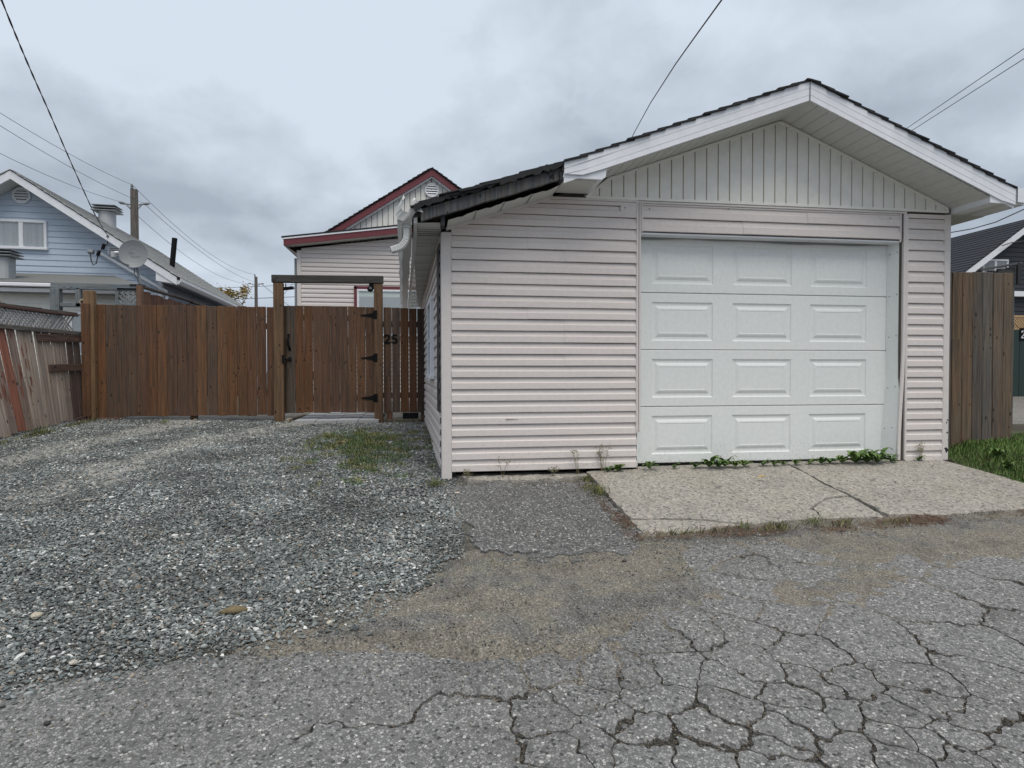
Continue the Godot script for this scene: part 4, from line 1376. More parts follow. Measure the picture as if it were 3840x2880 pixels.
	var wn = window_unit(t, -1.682, -0.10, 1.7, 2.80, -9.470, 1, M.white, M.blind)
	bx("blind_rail", Vector3(-0.9, 2.18, -9.4685), Vector3(1.5, 0.9, 0.006), M.curtain, wn)


func blue_house():
	# origin at the foot of its near right corner
	var t := thing("house", "light blue sided house with grey shingle roof, dish in front of it", "house", Vector3(-5.95, 0.0, -9.5), 0.07)
	var pk := Vector2(-2.72, 5.075)
	var sl := 0.672
	var top := func(x): return pk.y - sl * absf(x - pk.x)
	var core := geo()
	core.prism(PackedVector2Array([Vector2(-5.44, -0.2), Vector2(-0.02, -0.2), Vector2(-0.02, 3.0), Vector2(pk.x, 4.86), Vector2(-5.44, 3.0)]), -8.0, -0.01)
	put(core.mesh(), "wall", M.blue, t)
	siding(t, Transform3D.IDENTITY, 0.24, 4.88, 0.127, func(y): return maxf(-5.44, pk.x - (4.90 - y) / sl), func(y): return minf(-0.02, pk.x + (4.90 - y) / sl), M.blue, CLAP)
	siding(t, Transform3D(Basis(Vector3(0, 0, -1), Vector3.UP, Vector3(1, 0, 0)), Vector3.ZERO), 0.24, 2.95, 0.127, func(_y): return 0.05, func(_y): return 7.95, M.blue, CLAP)
	bx("corner_post", Vector3(-0.03, 1.45, 0.0), Vector3(0.09, 2.95, 0.09), M.white, t, 0.006)
	sloped("fascia", Vector2(-6.0, top.call(-6.0) - 0.02), Vector2(pk.x, pk.y - 0.02), 0.17, 0.40, 0.44, M.white, t)
	sloped("fascia", Vector2(pk.x, pk.y - 0.02), Vector2(0.42, top.call(0.42) - 0.02), 0.17, 0.40, 0.44, M.white, t)
	var so := geo()
	for s in [-1.0, 1.0]:
		so.quad_out(Vector3(pk.x, pk.y - 0.17, 0.0), Vector3(pk.x + s * 3.1, pk.y - 0.17 - sl * 3.1, 0.0), Vector3(pk.x + s * 3.1, pk.y - 0.17 - sl * 3.1, 0.40), Vector3(pk.x, pk.y - 0.17, 0.40), Vector3(pk.x, 9, 0))
	put(so.mesh(), "soffit", M.soffit, t)
	var bxr := geo()
	bxr.prism(PackedVector2Array([Vector2(0.0, 2.86), Vector2(0.40, 2.80), Vector2(0.42, 2.95), Vector2(0.0, 3.20)]), 0.02, 0.42)
	put(bxr.mesh(), "eave_box", M.white, t)
	var es := geo()
	es.prism(PackedVector2Array([Vector2(0.0, 2.845), Vector2(0.36, 2.795), Vector2(0.36, 2.815), Vector2(0.0, 2.865)]), -8.2, 0.02)
	put(es.mesh(), "eave_soffit", M.grey_metal, t)
	var gu := geo()
	gu.prism(PackedVector2Array([Vector2(0.37, 2.80), Vector2(0.45, 2.80), Vector2(0.50, 2.86), Vector2(0.50, 2.925), Vector2(0.485, 2.93), Vector2(0.47, 2.87), Vector2(0.37, 2.93)]), -8.25, 0.40)
	put(gu.mesh(), "gutter", M.white, t)
	var deck := geo()
	deck.prism(PackedVector2Array([Vector2(-6.0, top.call(-6.0) - 0.005), Vector2(pk.x, pk.y - 0.005), Vector2(0.44, top.call(0.44) - 0.005), Vector2(0.44, top.call(0.44) - 0.06), Vector2(pk.x, pk.y - 0.07), Vector2(-6.0, top.call(-6.0) - 0.06)]), -8.3, 0.395)
	put(deck.mesh(), "roof_deck", M.interior, t)
	shingles(t, Vector2(0.47, top.call(0.47)), pk, -8.32, 0.46, 0.145, M.shingle_grey, 0.01, 0.012)
	shingles(t, Vector2(-6.03, top.call(-6.03)), pk, -8.32, 0.46, 0.29, M.shingle_grey, 0.01, 0.012)
	octagon_vent(t, -2.72, 4.655, 0.025, 0.165, 0.165)
	window_unit(t, -3.22, -2.25, 3.50, 4.13, 0.03, 2, M.white, M.curtain, 0.055)
	# small vent
	var sv := Node3D.new()
	sv.name = "wall_vent"
	t.add_child(sv)
	var vf := geo()
	vf.box(Vector3(-0.96, 3.53, 0.025), Vector3(0.24, 0.19, 0.03), 0.004)
	put(vf.mesh(), "vent_plate", M.white, sv)
	for k in 4: bx("louvre", Vector3(-0.95, 3.465 + k * 0.042, 0.043), Vector3(0.19, 0.016, 0.012), M.grey_metal, sv, 0.002)
	pipe("downspout", [Vector3(-1.25, 3.50, 0.08), Vector3(0.12, 2.66, 0.10), Vector3(0.12, 2.45, 0.10)], 0.04, M.white, t, 6)
	# chimney with a stepped metal cap, near the ridge
	var ch := Node3D.new()
	ch.name = "chimney"
	t.add_child(ch)
	var cx := -2.25
	var cz := -3.05
	var body := geo()
	body.lathe([Vector2(0.0, 4.0), Vector2(0.20, 4.0), Vector2(0.20, 5.09), Vector2(0.0, 5.09)], 14)
	body.t = Transform3D.IDENTITY
	var bo := put(body.mesh(), "flue", M.stucco, ch)
	bo.position = Vector3(cx, 0, cz)
	for k in 3: bx("cap_plate", Vector3(cx, 5.10 + k * 0.065, cz), Vector3(0.60 - k * 0.02, 0.022, 0.52), M.grey_metal, ch, 0.006)
	bx("cap_core", Vector3(cx, 5.16, cz), Vector3(0.34, 0.15, 0.34), M.dark, ch)
	pipe("vent_pipe", [Vector3(-0.60, 3.35, -2.62), Vector3(-0.50, 4.40, -2.62)], 0.065, M.black, t, 10)
	# front porch
	var pc := geo()
	pc.box(Vector3(-2.9, 1.2, 0.56), Vector3(5.0, 2.8, 1.1))
	put(pc.mesh(), "porch_wall", M.gable, t)
	siding(t, Transform3D(Basis.IDENTITY, Vector3(0, 0, 1.115)), 0.20, 2.5, 0.127, func(_y): return -5.4, func(_y): return -0.42, M.gable, CLAP)
	var pr := geo()
	var A := [Vector3(-5.6, 2.96, 0.03), Vector3(-0.95, 2.96, 0.03), Vector3(0.02, 2.60, 1.45), Vector3(-5.6, 2.60, 1.45)]
	var up := Vector3(0, 0.03, 0)
	pr.quad(A[3] + up, A[2] + up, A[1] + up, A[0] + up)
	pr.quad(A[0], A[1], A[2], A[3])
	pr.quad(A[3], A[2], A[2] + up, A[3] + up)
	pr.quad(A[2], A[1], A[1] + up, A[2] + up)
	put(pr.mesh(), "porch_roof", M.shingle_porch, t)
	bx("porch_gutter", Vector3(-2.8, 2.565, 1.50), Vector3(5.65, 0.07, 0.09), M.white, t, 0.012)
	bx("porch_fascia", Vector3(-2.8, 2.475, 1.40), Vector3(5.6, 0.075, 0.04), M.white, t, 0.004)
	bx("porch_soffit", Vector3(-2.8, 2.445, 1.26), Vector3(5.6, 0.015, 0.27), M.grey_metal, t)
	var st := Node3D.new()
	st.name = "porch_flue"
	t.add_child(st)
	bx("flue", Vector3(-2.60, 2.93, 1.0), Vector3(0.34, 0.5, 0.34), M.stucco, st, 0.04)
	for k in 3: bx("cap_plate", Vector3(-2.60, 3.17 + k * 0.06, 1.0), Vector3(0.56 - k * 0.03, 0.02, 0.5), M.grey_metal, st, 0.006)
	window_unit(t, -1.35, -0.55, 1.2, 2.08, 1.16, 2, M.white, M.curtain)


func dark_house():
	var t := thing("house", "dark navy sided house with white rake trim past the garage", "house")
	var pk := Vector2(15.02, 4.72)
	var top := func(x): return pk.y - 0.70 * absf(x - pk.x)
	var core := geo()
	core.prism(PackedVector2Array([Vector2(12.7, -0.3), Vector2(17.3, -0.3), Vector2(17.3, 2.9), Vector2(pk.x, 4.5), Vector2(12.7, 2.9)]), -17.0, -8.31)
	put(core.mesh(), "wall", M.navy, t)
	siding(t, Transform3D(Basis.IDENTITY, Vector3(0, 0, -8.30)), 0.2, 4.5, 0.115, func(y): return maxf(12.7, pk.x - (4.52 - y) / 0.70), func(y): return minf(17.3, pk.x + (4.52 - y) / 0.70), M.navy, CLAP)
	sloped("rake_trim", Vector2(12.2, top.call(12.2) - 0.02), Vector2(pk.x, pk.y - 0.02), 0.17, -8.03, -8.0, M.white, t)
	sloped("rake_trim", Vector2(pk.x, pk.y - 0.02), Vector2(17.8, top.call(17.8) - 0.02), 0.17, -8.03, -8.0, M.white, t)
	var dk := geo()
	dk.prism(PackedVector2Array([Vector2(12.2, top.call(12.2)), Vector2(pk.x, pk.y - 0.01), Vector2(17.8, top.call(17.8)), Vector2(17.8, top.call(17.8) - 0.08), Vector2(pk.x, pk.y - 0.10), Vector2(12.2, top.call(12.2) - 0.08)]), -17.2, -8.035)
	put(dk.mesh(), "roof_deck", M.interior, t)
	shingles(t, Vector2(12.15, top.call(12.15)), pk, -17.25, -7.99, 0.15, M.shingle_navy, 0.005, 0.014)
	shingles(t, Vector2(17.85, top.call(17.85)), pk, -17.25, -7.99, 0.30, M.shingle_navy, 0.005, 0.014)
	window_unit(t, 13.73, 14.47, 3.0, 3.68, -8.26, 2, M.white, M.dark, 0.045)
	bx("belt_board", Vector3(15.0, 2.81, -8.22), Vector3(4.7, 0.13, 0.14), M.white, t, 0.004)
	var cl := pipe("cable", [Vector3(13.95, 3.95, -7.93), Vector3(14.2, 4.03, -7.93), Vector3(14.7, 4.10, -7.93)], 0.012, M.wire, t, 5)
	cl.name = "cable"


# ---------------------------------------------------------------- fences and gate
func stain() -> Color:
	var p := [Color(0.215, 0.098, 0.045), Color(0.205, 0.096, 0.047), Color(0.19, 0.095, 0.052), Color(0.24, 0.104, 0.043), Color(0.20, 0.100, 0.052), Color(0.175, 0.094, 0.055)]
	return jit(p[rng.randi() % p.size()] * 0.84, 0.11)


func board(parent, x: float, w: float, y0: float, y1: float, z: float, tint: Color, lean := 0.0, thick := 0.018):
	var g := geo(tint, true)
	g.box(Vector3(x, (y0 + y1) * 0.5, z), Vector3(w, y1 - y0, thick), 0.0035, Basis(Vector3(0, 0, 1), lean))
	return put(g.mesh(), "board", M.wood, parent)


func post(parent, called, x, z, y0, y1, wx, wz, tint: Color):
	var g := geo(tint, true)
	g.box(Vector3(x, (y0 + y1) * 0.5, z), Vector3(wx, y1 - y0, wz), 0.006)
	return put(g.mesh(), called, M.post, parent)


func screws_on(parent, xs: Array, ys: Array, z: float):
	var g := geo()
	for x in xs:
		for y in ys:
			g.box(Vector3(x + rng.randf_range(-0.012, 0.012), y + rng.randf_range(-0.02, 0.02), z), Vector3(0.009, 0.009, 0.005), 0.002)
	tag(put(g.mesh(), "screws", M.dark, parent), "", "", "", "stuff")


func board_fences():
	var z := -4.30
	var f := thing("wooden_fence", "brown stained board fence between the leaning old fence and the gate", "fence", Vector3.ZERO, 0, "stained board fences")
	var x := -4.84
	var xs := []
	var i := 0
	while x < -2.40:
		var w := rng.randf_range(0.132, 0.139)
		var tint := stain()
		if i == 10 or i == 12: tint = Color(0.21, 0.100, 0.044)
		if i in [1, 2, 3, 11]: tint = Color(0.145, 0.083, 0.051)
		board(f, x + w * 0.5, w, 0.215 + rng.randf_range(-0.012, 0.01), 1.838 + rng.randf_range(-0.006, 0.005), z + rng.randf_range(-0.003, 0.003), tint, rng.randf_range(-0.003, 0.003))
		xs.append(x + w * 0.5)
		x += w + rng.randf_range(0.001, 0.003) + (0.006 if i in [10, 13, 15, 16] else 0.0)
		i += 1
	screws_on(f, xs, [0.55, 1.55], z + 0.010)
	for y in [0.55, 1.55]: bx("rail", Vector3(-3.58, y, z - 0.032), Vector3(2.5, 0.088, 0.038), M.post, f, 0.004, Basis.IDENTITY, Color(0.20, 0.11, 0.06))
	post(f, "post", -3.55, z - 0.10, -0.05, 1.80, 0.088, 0.088, Color(0.17, 0.10, 0.06))
	post(f, "end_post", -4.882, z + 0.06, 0.10, 2.026, 0.138, 0.09, Color(0.26, 0.15, 0.072))
	post(f, "end_plank", -4.915, z + 0.118, 0.225, 1.845, 0.115, 0.022, Color(0.18, 0.08, 0.036))
	bx("kick_board", Vector3(-4.72, 0.17, z + 0.02), Vector3(0.45, 0.075, 0.02), M.wood, f, 0.003, Basis(Vector3(0, 0, 1), PI / 2 * 0), Color(0.20, 0.10, 0.055))
	# gate frame: two posts under a beam
	var fr := thing("timber_arch", "brown gate posts joined by a grey weathered beam", "arch")
	post(fr, "post", -2.290, z + 0.075, 0.02, 2.188, 0.140, 0.088, Color(0.195, 0.110, 0.058))
	post(fr, "post", -0.835, z + 0.075, -0.02, 2.200, 0.130, 0.088, Color(0.18, 0.10, 0.053))
	var bm := geo(Color(0.085, 0.072, 0.060), true)
	bm.box(Vector3(-1.570, 2.255, z + 0.080), Vector3(0.112, 1.625, 0.094), 0.007, Basis(Vector3(0, 0, 1), -PI / 2 + 0.010))
	put(bm.mesh(), "beam", M.wood, fr)
	# gate
	var gt := thing("gate", "brown board gate hung on three black strap hinges", "gate")
	x = -2.203
	i = 0
	var gx := []
	while x < -0.92:
		var w: float = minf(rng.randf_range(0.124, 0.132), -0.905 - x)
		var tint := stain()
		if i == 0: tint = Color(0.115, 0.08, 0.058)
		if i == 1 or i == 2: tint = Color(0.17, 0.072, 0.030)
		board(gt, x + w * 0.5, w, 0.245 + rng.randf_range(-0.008, 0.006), 1.858 + rng.randf_range(-0.005, 0.004), z + 0.004 + rng.randf_range(-0.003, 0.003), tint, rng.randf_range(-0.004, 0.004))
		gx.append(x + w * 0.5)
		x += w + rng.randf_range(0.001, 0.0045)
		i += 1
	screws_on(gt, gx, [0.46, 1.08, 1.73], z + 0.014)
	for y in [0.46, 1.68]: bx("rail", Vector3(-1.555, y, z - 0.030), Vector3(1.28, 0.088, 0.038), M.post, gt, 0.004, Basis.IDENTITY, Color(0.16, 0.09, 0.055))
	bx("gate_stop", Vector3(-2.225, 1.05, z - 0.03), Vector3(0.07, 1.62, 0.03), M.post, gt, 0.004, Basis.IDENTITY, Color(0.10, 0.06, 0.035))
	var br := geo(Color(0.15, 0.085, 0.05), true)
	bar(br, Vector3(-2.13, 0.50, z - 0.032), Vector3(-0.98, 1.64, z - 0.032), 0.088, 0.036, 0.004, Vector3(0, 0, 1))
	put(br.mesh(), "brace", M.post, gt)
	for y in [1.729, 1.076, 0.463]:
		var h := Node3D.new()
		h.name = numbered(gt, "hinge")
		gt.add_child(h)
		var pl := geo()
		pl.box(Vector3(-0.877, y + 0.004, z + 0.124), Vector3(0.052, 0.128, 0.006), 0.002)
		pl.tube([Vector3(-0.903, y - 0.055, z + 0.128), Vector3(-0.903, y + 0.055, z + 0.128)], 0.008, 8)
		put(pl.mesh(), "hinge_plate", M.black, h)
		var st := geo()
		var lp := PackedVector2Array([Vector2(-0.900, y - 0.045), Vector2(-0.900, y + 0.045), Vector2(-0.935, y + 0.034), Vector2(-1.05, y + 0.012), Vector2(-1.095, y + 0.010), Vector2(-1.105, y), Vector2(-1.095, y - 0.010), Vector2(-1.05, y - 0.012), Vector2(-0.935, y - 0.034)])
		st.prism(lp, z + 0.016, z + 0.022)
		st.box(Vector3(-0.902, y, z + 0.07), Vector3(0.006, 0.085, 0.11), 0.001)
		put(st.mesh(), "hinge_strap", M.black, h)
	var hd := geo()
	hd.tube([Vector3(-2.165, 1.40, z + 0.018), Vector3(-2.168, 1.385, z + 0.045), Vector3(-2.168, 1.33, z + 0.060), Vector3(-2.162, 1.26, z + 0.055), Vector3(-2.150, 1.215, z + 0.018)], 0.013, 8, 0.017)
	hd.box(Vector3(-2.163, 1.41, z + 0.017), Vector3(0.04, 0.05, 0.006), 0.002)
	hd.box(Vector3(-2.148, 1.205, z + 0.017), Vector3(0.036, 0.045, 0.006), 0.002)
	put(hd.mesh(), "handle", M.black, gt)
	var la := geo()
	la.box(Vector3(-2.222, 1.055, z + 0.128), Vector3(0.034, 0.125, 0.018), 0.003)
	la.box(Vector3(-2.168, 1.050, z + 0.030), Vector3(0.10, 0.020, 0.018), 0.003)
	la.box(Vector3(-2.205, 1.050, z + 0.08), Vector3(0.012, 0.018, 0.10), 0.002)
	la.box(Vector3(-2.150, 1.060, z + 0.018), Vector3(0.045, 0.050, 0.008), 0.002)
	put(la.mesh(), "latch", M.black, gt)
	# short bay with the house number
	var s := thing("wooden_fence", "short brown board fence bearing black number 25 beside the garage", "fence", Vector3.ZERO, 0, "stained board fences")
	x = -0.765
	i = 0
	var tints := [Color(0.17, 0.10, 0.065), Color(0.15, 0.098, 0.070), Color(0.18, 0.077, 0.030), Color(0.15, 0.064, 0.028), Color(0.07, 0.040, 0.028)]
	while i < 5:
		var w: float = [0.122, 0.122, 0.126, 0.118, 0.125][i]
		board(s, x + w * 0.5, w, 0.238, 1.856 - 0.004 * i, z + rng.randf_range(-0.003, 0.003), tints[i], rng.randf_range(-0.003, 0.003))
		x += w + 0.006
		i += 1
	for y in [0.50, 1.60]: bx("rail", Vector3(-0.46, y, z - 0.032), Vector3(0.64, 0.088, 0.038), M.post, s, 0.004, Basis.IDENTITY, Color(0.18, 0.10, 0.06))
	post(s, "post", -0.155, z - 0.06, -0.02, 1.80, 0.09, 0.09, Color(0.12, 0.07, 0.045))
	post(s, "foot_post", -0.68, z - 0.02, 0.0, 0.24, 0.09, 0.05, Color(0.20, 0.10, 0.055))
	bx("ground_timber", Vector3(-0.47, 0.105, z + 0.01), Vector3(0.56, 0.05, 0.07), M.wood, s, 0.006, Basis.IDENTITY, Color(0.17, 0.13, 0.09))
	bx("drain_block", Vector3(-0.36, 0.18, z - 0.06), Vector3(0.24, 0.09, 0.12), M.black, s, 0.008)
	var tm := TextMesh.new()
	tm.text = "25"
	var fo := SystemFont.new()
	fo.font_names = PackedStringArray(["Droid Sans"])
	fo.font_weight = 700
	tm.font = fo
	tm.font_size = 32
	tm.pixel_size = 0.0062
	tm.depth = 0.008
	var num := put(tm, "house_number", M.black, s)
	num.position = Vector3(-0.652, 1.365, z + 0.016)
	# cameras on the gate frame
	var c1 := thing("security_camera", "black bullet camera under the beam, by the latch post", "security camera")
	pipe("camera_body", [Vector3(-2.225, 2.105, z + 0.06), Vector3(-2.085, 2.122, z + 0.06)], 0.026, M.black, c1, 12)
	pipe("camera_lens", [Vector3(-2.086, 2.122, z + 0.06), Vector3(-2.070, 2.124, z + 0.06)], 0.022, M.grey_metal, c1, 12)
	pipe("bracket", [Vector3(-2.19, 2.12, z + 0.06), Vector3(-2.19, 2.185, z + 0.06)], 0.008, M.black, c1, 6)
	var c2 := thing("security_camera", "black round camera under the beam, by the hinge post", "security camera")
	var bl := geo()
	bl.lathe([Vector2(0, -0.045), Vector2(0.030, -0.035), Vector2(0.046, -0.005), Vector2(0.046, 0.02), Vector2(0.03, 0.042), Vector2(0, 0.05)], 14)
	var bo := put(bl.mesh(), "camera_body", M.black, c2)
	bo.transform = Transform3D(Basis(Vector3.RIGHT, 1.35), Vector3(-0.952, 2.118, z + 0.10))
	pipe("camera_lens", [Vector3(-0.948, 2.122, z + 0.138), Vector3(-0.948, 2.121, z + 0.148)], 0.019, M.grey_metal, c2, 12)
	bx("bracket", Vector3(-0.935, 2.165, z + 0.08), Vector3(0.075, 0.07, 0.05), M.black, c2, 0.008)
	# path through the gate
	var pv := Node3D.new()
	pv.name = "path"
	add_child(pv)
	tag(pv, "", "", "", "structure")
	for k in 4:
		for r in 5:
			var w := 0.30
			var l := 0.45
			var cx := -2.06 + 0.16 + k * 0.307 + (0.0 if r % 2 == 0 else 0.004)
			var cz := z + 0.02 - r * 0.456 + (0.12 if k % 2 else 0.0)
			if k % 2 and r == 0: cz -= 0.06
			var zf := cz + l * 0.5; var zb := cz - l * 0.5
			if zf > z + 0.235: zf = z + 0.235
			bx("paving_slab", Vector3(cx, 0.122 + rng.randf_range(-0.002, 0.002) - (cz - z) * 0.02, (zf + zb) * 0.5), Vector3(w, 0.05, zf - zb - 0.006), M.paver, pv, 0.004, Basis.IDENTITY, jit(Color(1, 1, 1), 0.05))
	var te := thing("edging_timber", "pale timber edging lying along the paving under the gate", "timber")
	var tb := geo(Color(0.42, 0.35, 0.25), true)
	bar(tb, Vector3(-2.17, 0.135, z + 0.16), Vector3(-2.03, 0.165, z - 1.9), 0.065, 0.06, 0.01)
	put(tb.mesh(), "timber", M.wood, te)


func old_fence():
	var t := thing("old_fence", "leaning old grey board fence with lattice top and patches of red paint", "fence")
	var leanx := func(z): return along([Vector2(-4.3, 0.09), Vector2(-3.4, 0.20), Vector2(-2.4, 0.31), Vector2(0.0, 0.42)], z)
	var foot := func(z): return -4.95 - 0.02 * sin(z * 1.3)
	var at := func(z, y):
		var b := H(-4.95, z)
		return Vector3(foot.call(z) - leanx.call(z) * (y - b) / 1.33, y, z)
	var slant := Basis.IDENTITY
	var z := -4.17
	var i := 0
	while z < 0.3:
		var w := rng.randf_range(0.132, 0.142)
		var y0 := H(-4.95, z) + rng.randf_range(0.01, 0.04)
		var y1 := 1.40 + 0.03 * sin(z)
		var a: Vector3 = at.call(z, y0); var b: Vector3 = at.call(z - 0.03 - 0.02 * rng.randf(), y1)
		var tint := jit(Color(0.44, 0.345, 0.275), 0.16)
		if i < 2: tint = Color(0.13, 0.085, 0.065)
		if i == 9: tint = Color(0.36, 0.135, 0.085)
		if i == 8 or i == 10: tint = Color(0.33, 0.235, 0.185)
		var g := geo(tint, true)
		var d := (b - a).normalized()
		var s := d.cross(Vector3(1, 0, 0)).normalized()
		g.box((a + b) * 0.5, Vector3(w, (b - a).length(), 0.02), 0.003, Basis(s, d, s.cross(d)))
		put(g.mesh(), "board", M.post, t)
		if i in [7, 8, 10, 11]:   # flakes of the red paint that are left
			var fl := geo(Color(0.34, 0.13, 0.085), true)
			for q in 7:
				var f := rng.randf_range(0.25, 0.95)
				var c: Vector3 = a.lerp(b, f) + s * rng.randf_range(-0.045, 0.045) - s.cross(d) * 0.0
				for sgn in [1.0, -1.0]:
					var nrm: Vector3 = s.cross(d) * 0.0112 * sgn
					var pts := []
					for k in 7:
						var an := TAU * k / 7
						pts.append(c + nrm + s * cos(an) * rng.randf_range(0.006, 0.026) + d * sin(an) * rng.randf_range(0.03, 0.12))
					for k in range(1, 6):
						if sgn > 0: fl.tri(pts[0], pts[k], pts[k + 1])
						else: fl.tri(pts[0], pts[k + 1], pts[k])
			put(fl.mesh(), "paint_flakes", M.wood, t)
		z += w + rng.randf_range(0.006, 0.018)
		i += 1
	# rails, lattice and cap along the top
	var seg := [-4.24, -3.6, -3.0, -2.4, -1.6, -0.8, 0.3]
	for k in seg.size() - 1:
		var za: float = seg[k]; var zb: float = seg[k + 1]
		var g := geo(Color(0.20, 0.165, 0.135), true)
		bar(g, at.call(za, 1.415) + Vector3(0.03, 0, 0), at.call(zb + 0.01, 1.415) + Vector3(0.03, 0, 0), 0.05, 0.055, 0.004)
		put(g.mesh(), "rail", M.wood, t)
		var c := geo(Color(0.16, 0.085, 0.065), true)
		bar(c, at.call(za, 1.672), at.call(zb + 0.01, 1.665), 0.10, 0.03, 0.004)
		put(c.mesh(), "cap_rail", M.wood, t)
		var c2 := geo(Color(0.135, 0.115, 0.095), true)
		bar(c2, at.call(za, 1.700) + Vector3(0.0, 0, 0), at.call(zb + 0.01, 1.692), 0.07, 0.026, 0.004)
		put(c2.mesh(), "cap_board", M.wood, t)
	for lay in 2:
		var zz := -4.45
		while zz < 0.2:
			var run := 0.235
			var za := zz if lay == 0 else zz + run
			var zb := zz + run if lay == 0 else zz
			if minf(za, zb) > -4.24 and maxf(za, zb) < 0.3:
				var a: Vector3 = at.call(za, 1.435) + Vector3(0.012 * lay, 0, 0); var b: Vector3 = at.call(zb, 1.655) + Vector3(0.012 * lay, 0, 0)
				var g := geo(jit(Color(0.50, 0.48, 0.47), 0.15), true)
				bar(g, a, b, 0.030, 0.008, 0.002, Vector3(1, 0, 0))
				put(g.mesh(), "lattice_slat", M.post, t)
			zz += 0.068
	for q in [[1.325, -3.42, 0.10], [0.925, -3.54, 0.10], [0.20, -3.95, 0.07]]:
		var g := geo(Color(0.15, 0.085, 0.060), true)
		bar(g, at.call(q[1], q[0] - 0.01) + Vector3(0.035, 0, 0), at.call(-4.25, q[0] + 0.012) + Vector3(0.035, 0, 0), 0.022, q[2], 0.003)
		put(g.mesh(), "repair_plank", M.wood, t)


func back_yard():
	# tall brown fence that runs away behind the front fence
	var f := thing("wooden_fence", "tall brown board fence receding beside the blue house", "fence", Vector3.ZERO, 0, "stained board fences")
	var z := -7.45
	var i := 0
	while z > -15.5:
		var g := geo(jit(Color(0.20, 0.085, 0.048), 0.2), true)
		var h := 2.46 + 0.03 * sin(z * 0.9) - 0.04 * rng.randf()
		g.box(Vector3(-5.52, h * 0.5 + 0.05, z), Vector3(0.02, h - 0.1, 0.136), 0.003, Basis(Vector3.RIGHT, rng.randf_range(-0.008, 0.008)))
		put(g.mesh(), "board", M.wood, f)
		z -= 0.144
		i += 1
	for k in 6:
		bx("cap_rail", Vector3(-5.53, 2.51 + 0.012 * sin(k * 2.0), -8.05 - k * 1.34), Vector3(0.10, 0.04, 1.33), M.wood, f, 0.006, Basis(Vector3.RIGHT, 0.01 * sin(k * 3.1)), Color(0.13, 0.10, 0.085))
	bx("post", Vector3(-5.53, 1.3, -7.38), Vector3(0.10, 2.45, 0.10), M.post, f, 0.006, Basis.IDENTITY, Color(0.22, 0.12, 0.075))
	# grey frame with a square of lattice
	var p := thing("pergola", "weathered grey timber frame with a lattice square below the dish", "pergola")
	var gy := Color(0.25, 0.265, 0.265)
	for q in [[Vector3(-7.06, 1.2, -7.5), Vector3(0.155, 2.5, 0.14)], [Vector3(-6.665, 2.29, -7.5), Vector3(0.09, 0.36, 0.09)], [Vector3(-5.98, 1.3, -7.5), Vector3(0.07, 2.3, 0.07)], [Vector3(-5.60, 1.3, -7.5), Vector3(0.07, 2.35, 0.09)]]:
		bx("post", q[0], q[1], M.wood, p, 0.008, Basis.IDENTITY, gy)
	for q in [[-7.14, -5.58, 2.495, 0.11], [-6.99, -6.62, 2.145, 0.075], [-5.98, -5.60, 2.46, 0.05], [-5.98, -5.60, 2.165, 0.05]]:
		var g := geo(jit(gy, 0.1), true)
		bar(g, Vector3(q[0], q[2], -7.5), Vector3(q[1], q[2], -7.5), q[3], 0.09, 0.006, Vector3(0, 0, 1))
		put(g.mesh(), "beam", M.wood, p)
	for lay in 2:
		for k in 7:
			var o := -0.30 + k * 0.095
			var ax: float = clampf(o, 0, 0.34); var bx_: float = clampf(o + 0.27, 0, 0.34)
			var ya: float = 2.18 + (ax - o); var yb: float = 2.18 + (bx_ - o)
			if bx_ - ax < 0.03: continue
			var g := geo(jit(Color(0.34, 0.34, 0.33), 0.1), true)
			var A := Vector3(-5.96 + ax, ya, -7.49 + lay * 0.01); var B := Vector3(-5.96 + bx_, yb, -7.49 + lay * 0.01)
			if lay == 1:
				A.x = -5.62 - ax
				B.x = -5.62 - bx_
			bar(g, A, B, 0.032, 0.008, 0.001, Vector3(0, 0, 1))
			put(g.mesh(), "lattice_slat", M.wood, p)
	for q in [Vector3(-6.56, 2.20, -7.44), Vector3(-8.03, 2.19, -7.44)]:
		var lg := Node3D.new()
		lg.name = numbered(p, "pole_end")
		p.add_child(lg)
		pipe("rim", [q, q + Vector3(0.01, 0, 0.05)], 0.055, M.tan, lg, 12)
		pipe("core", [q + Vector3(0, 0, 0.045), q + Vector3(0.01, 0, 0.056)], 0.030, M.dark, lg, 10)
	# satellite dish on its mast
	var d := thing("satellite_dish", "grey satellite dish on a bent mast above the pergola", "satellite dish")
	var bowl := geo(Color(1, 1, 1), true)
	bowl.lathe([Vector2(0, 0.0), Vector2(0.08, 0.004), Vector2(0.16, 0.018), Vector2(0.22, 0.036), Vector2(0.258, 0.052), Vector2(0.264, 0.050), Vector2(0.258, 0.042), Vector2(0.16, 0.008), Vector2(0.0, -0.01)], 28)
	var bm := put(bowl.mesh(), "reflector", M.dish, d)
	var face := Basis(Vector3(0, 1, 0), 0.22) * Basis(Vector3.RIGHT, PI / 2 - 0.12)
	bm.transform = Transform3D(face.scaled(Vector3(0.93, 1.05, 1.0)), Vector3(-5.655, 3.125, -7.44))
	pipe("mast", [Vector3(-5.635, 2.90, -7.50), Vector3(-5.60, 2.72, -7.50), Vector3(-5.565, 2.62, -7.50), Vector3(-5.560, 2.48, -7.50)], 0.022, M.grey_metal, d, 8)
	pipe("feed_arm", [Vector3(-5.64, 2.87, -7.46), Vector3(-5.78, 2.93, -7.27), Vector3(-5.862, 3.02, -7.10)], 0.014, M.grey_metal, d, 6)
	bx("receiver", Vector3(-5.855, 3.045, -7.08), Vector3(0.065, 0.11, 0.10), M.stucco, d, 0.012)
	pipe("receiver_horn", [Vector3(-5.85, 3.095, -7.10), Vector3(-5.80, 3.105, -7.14)], 0.024, M.white, d, 10)
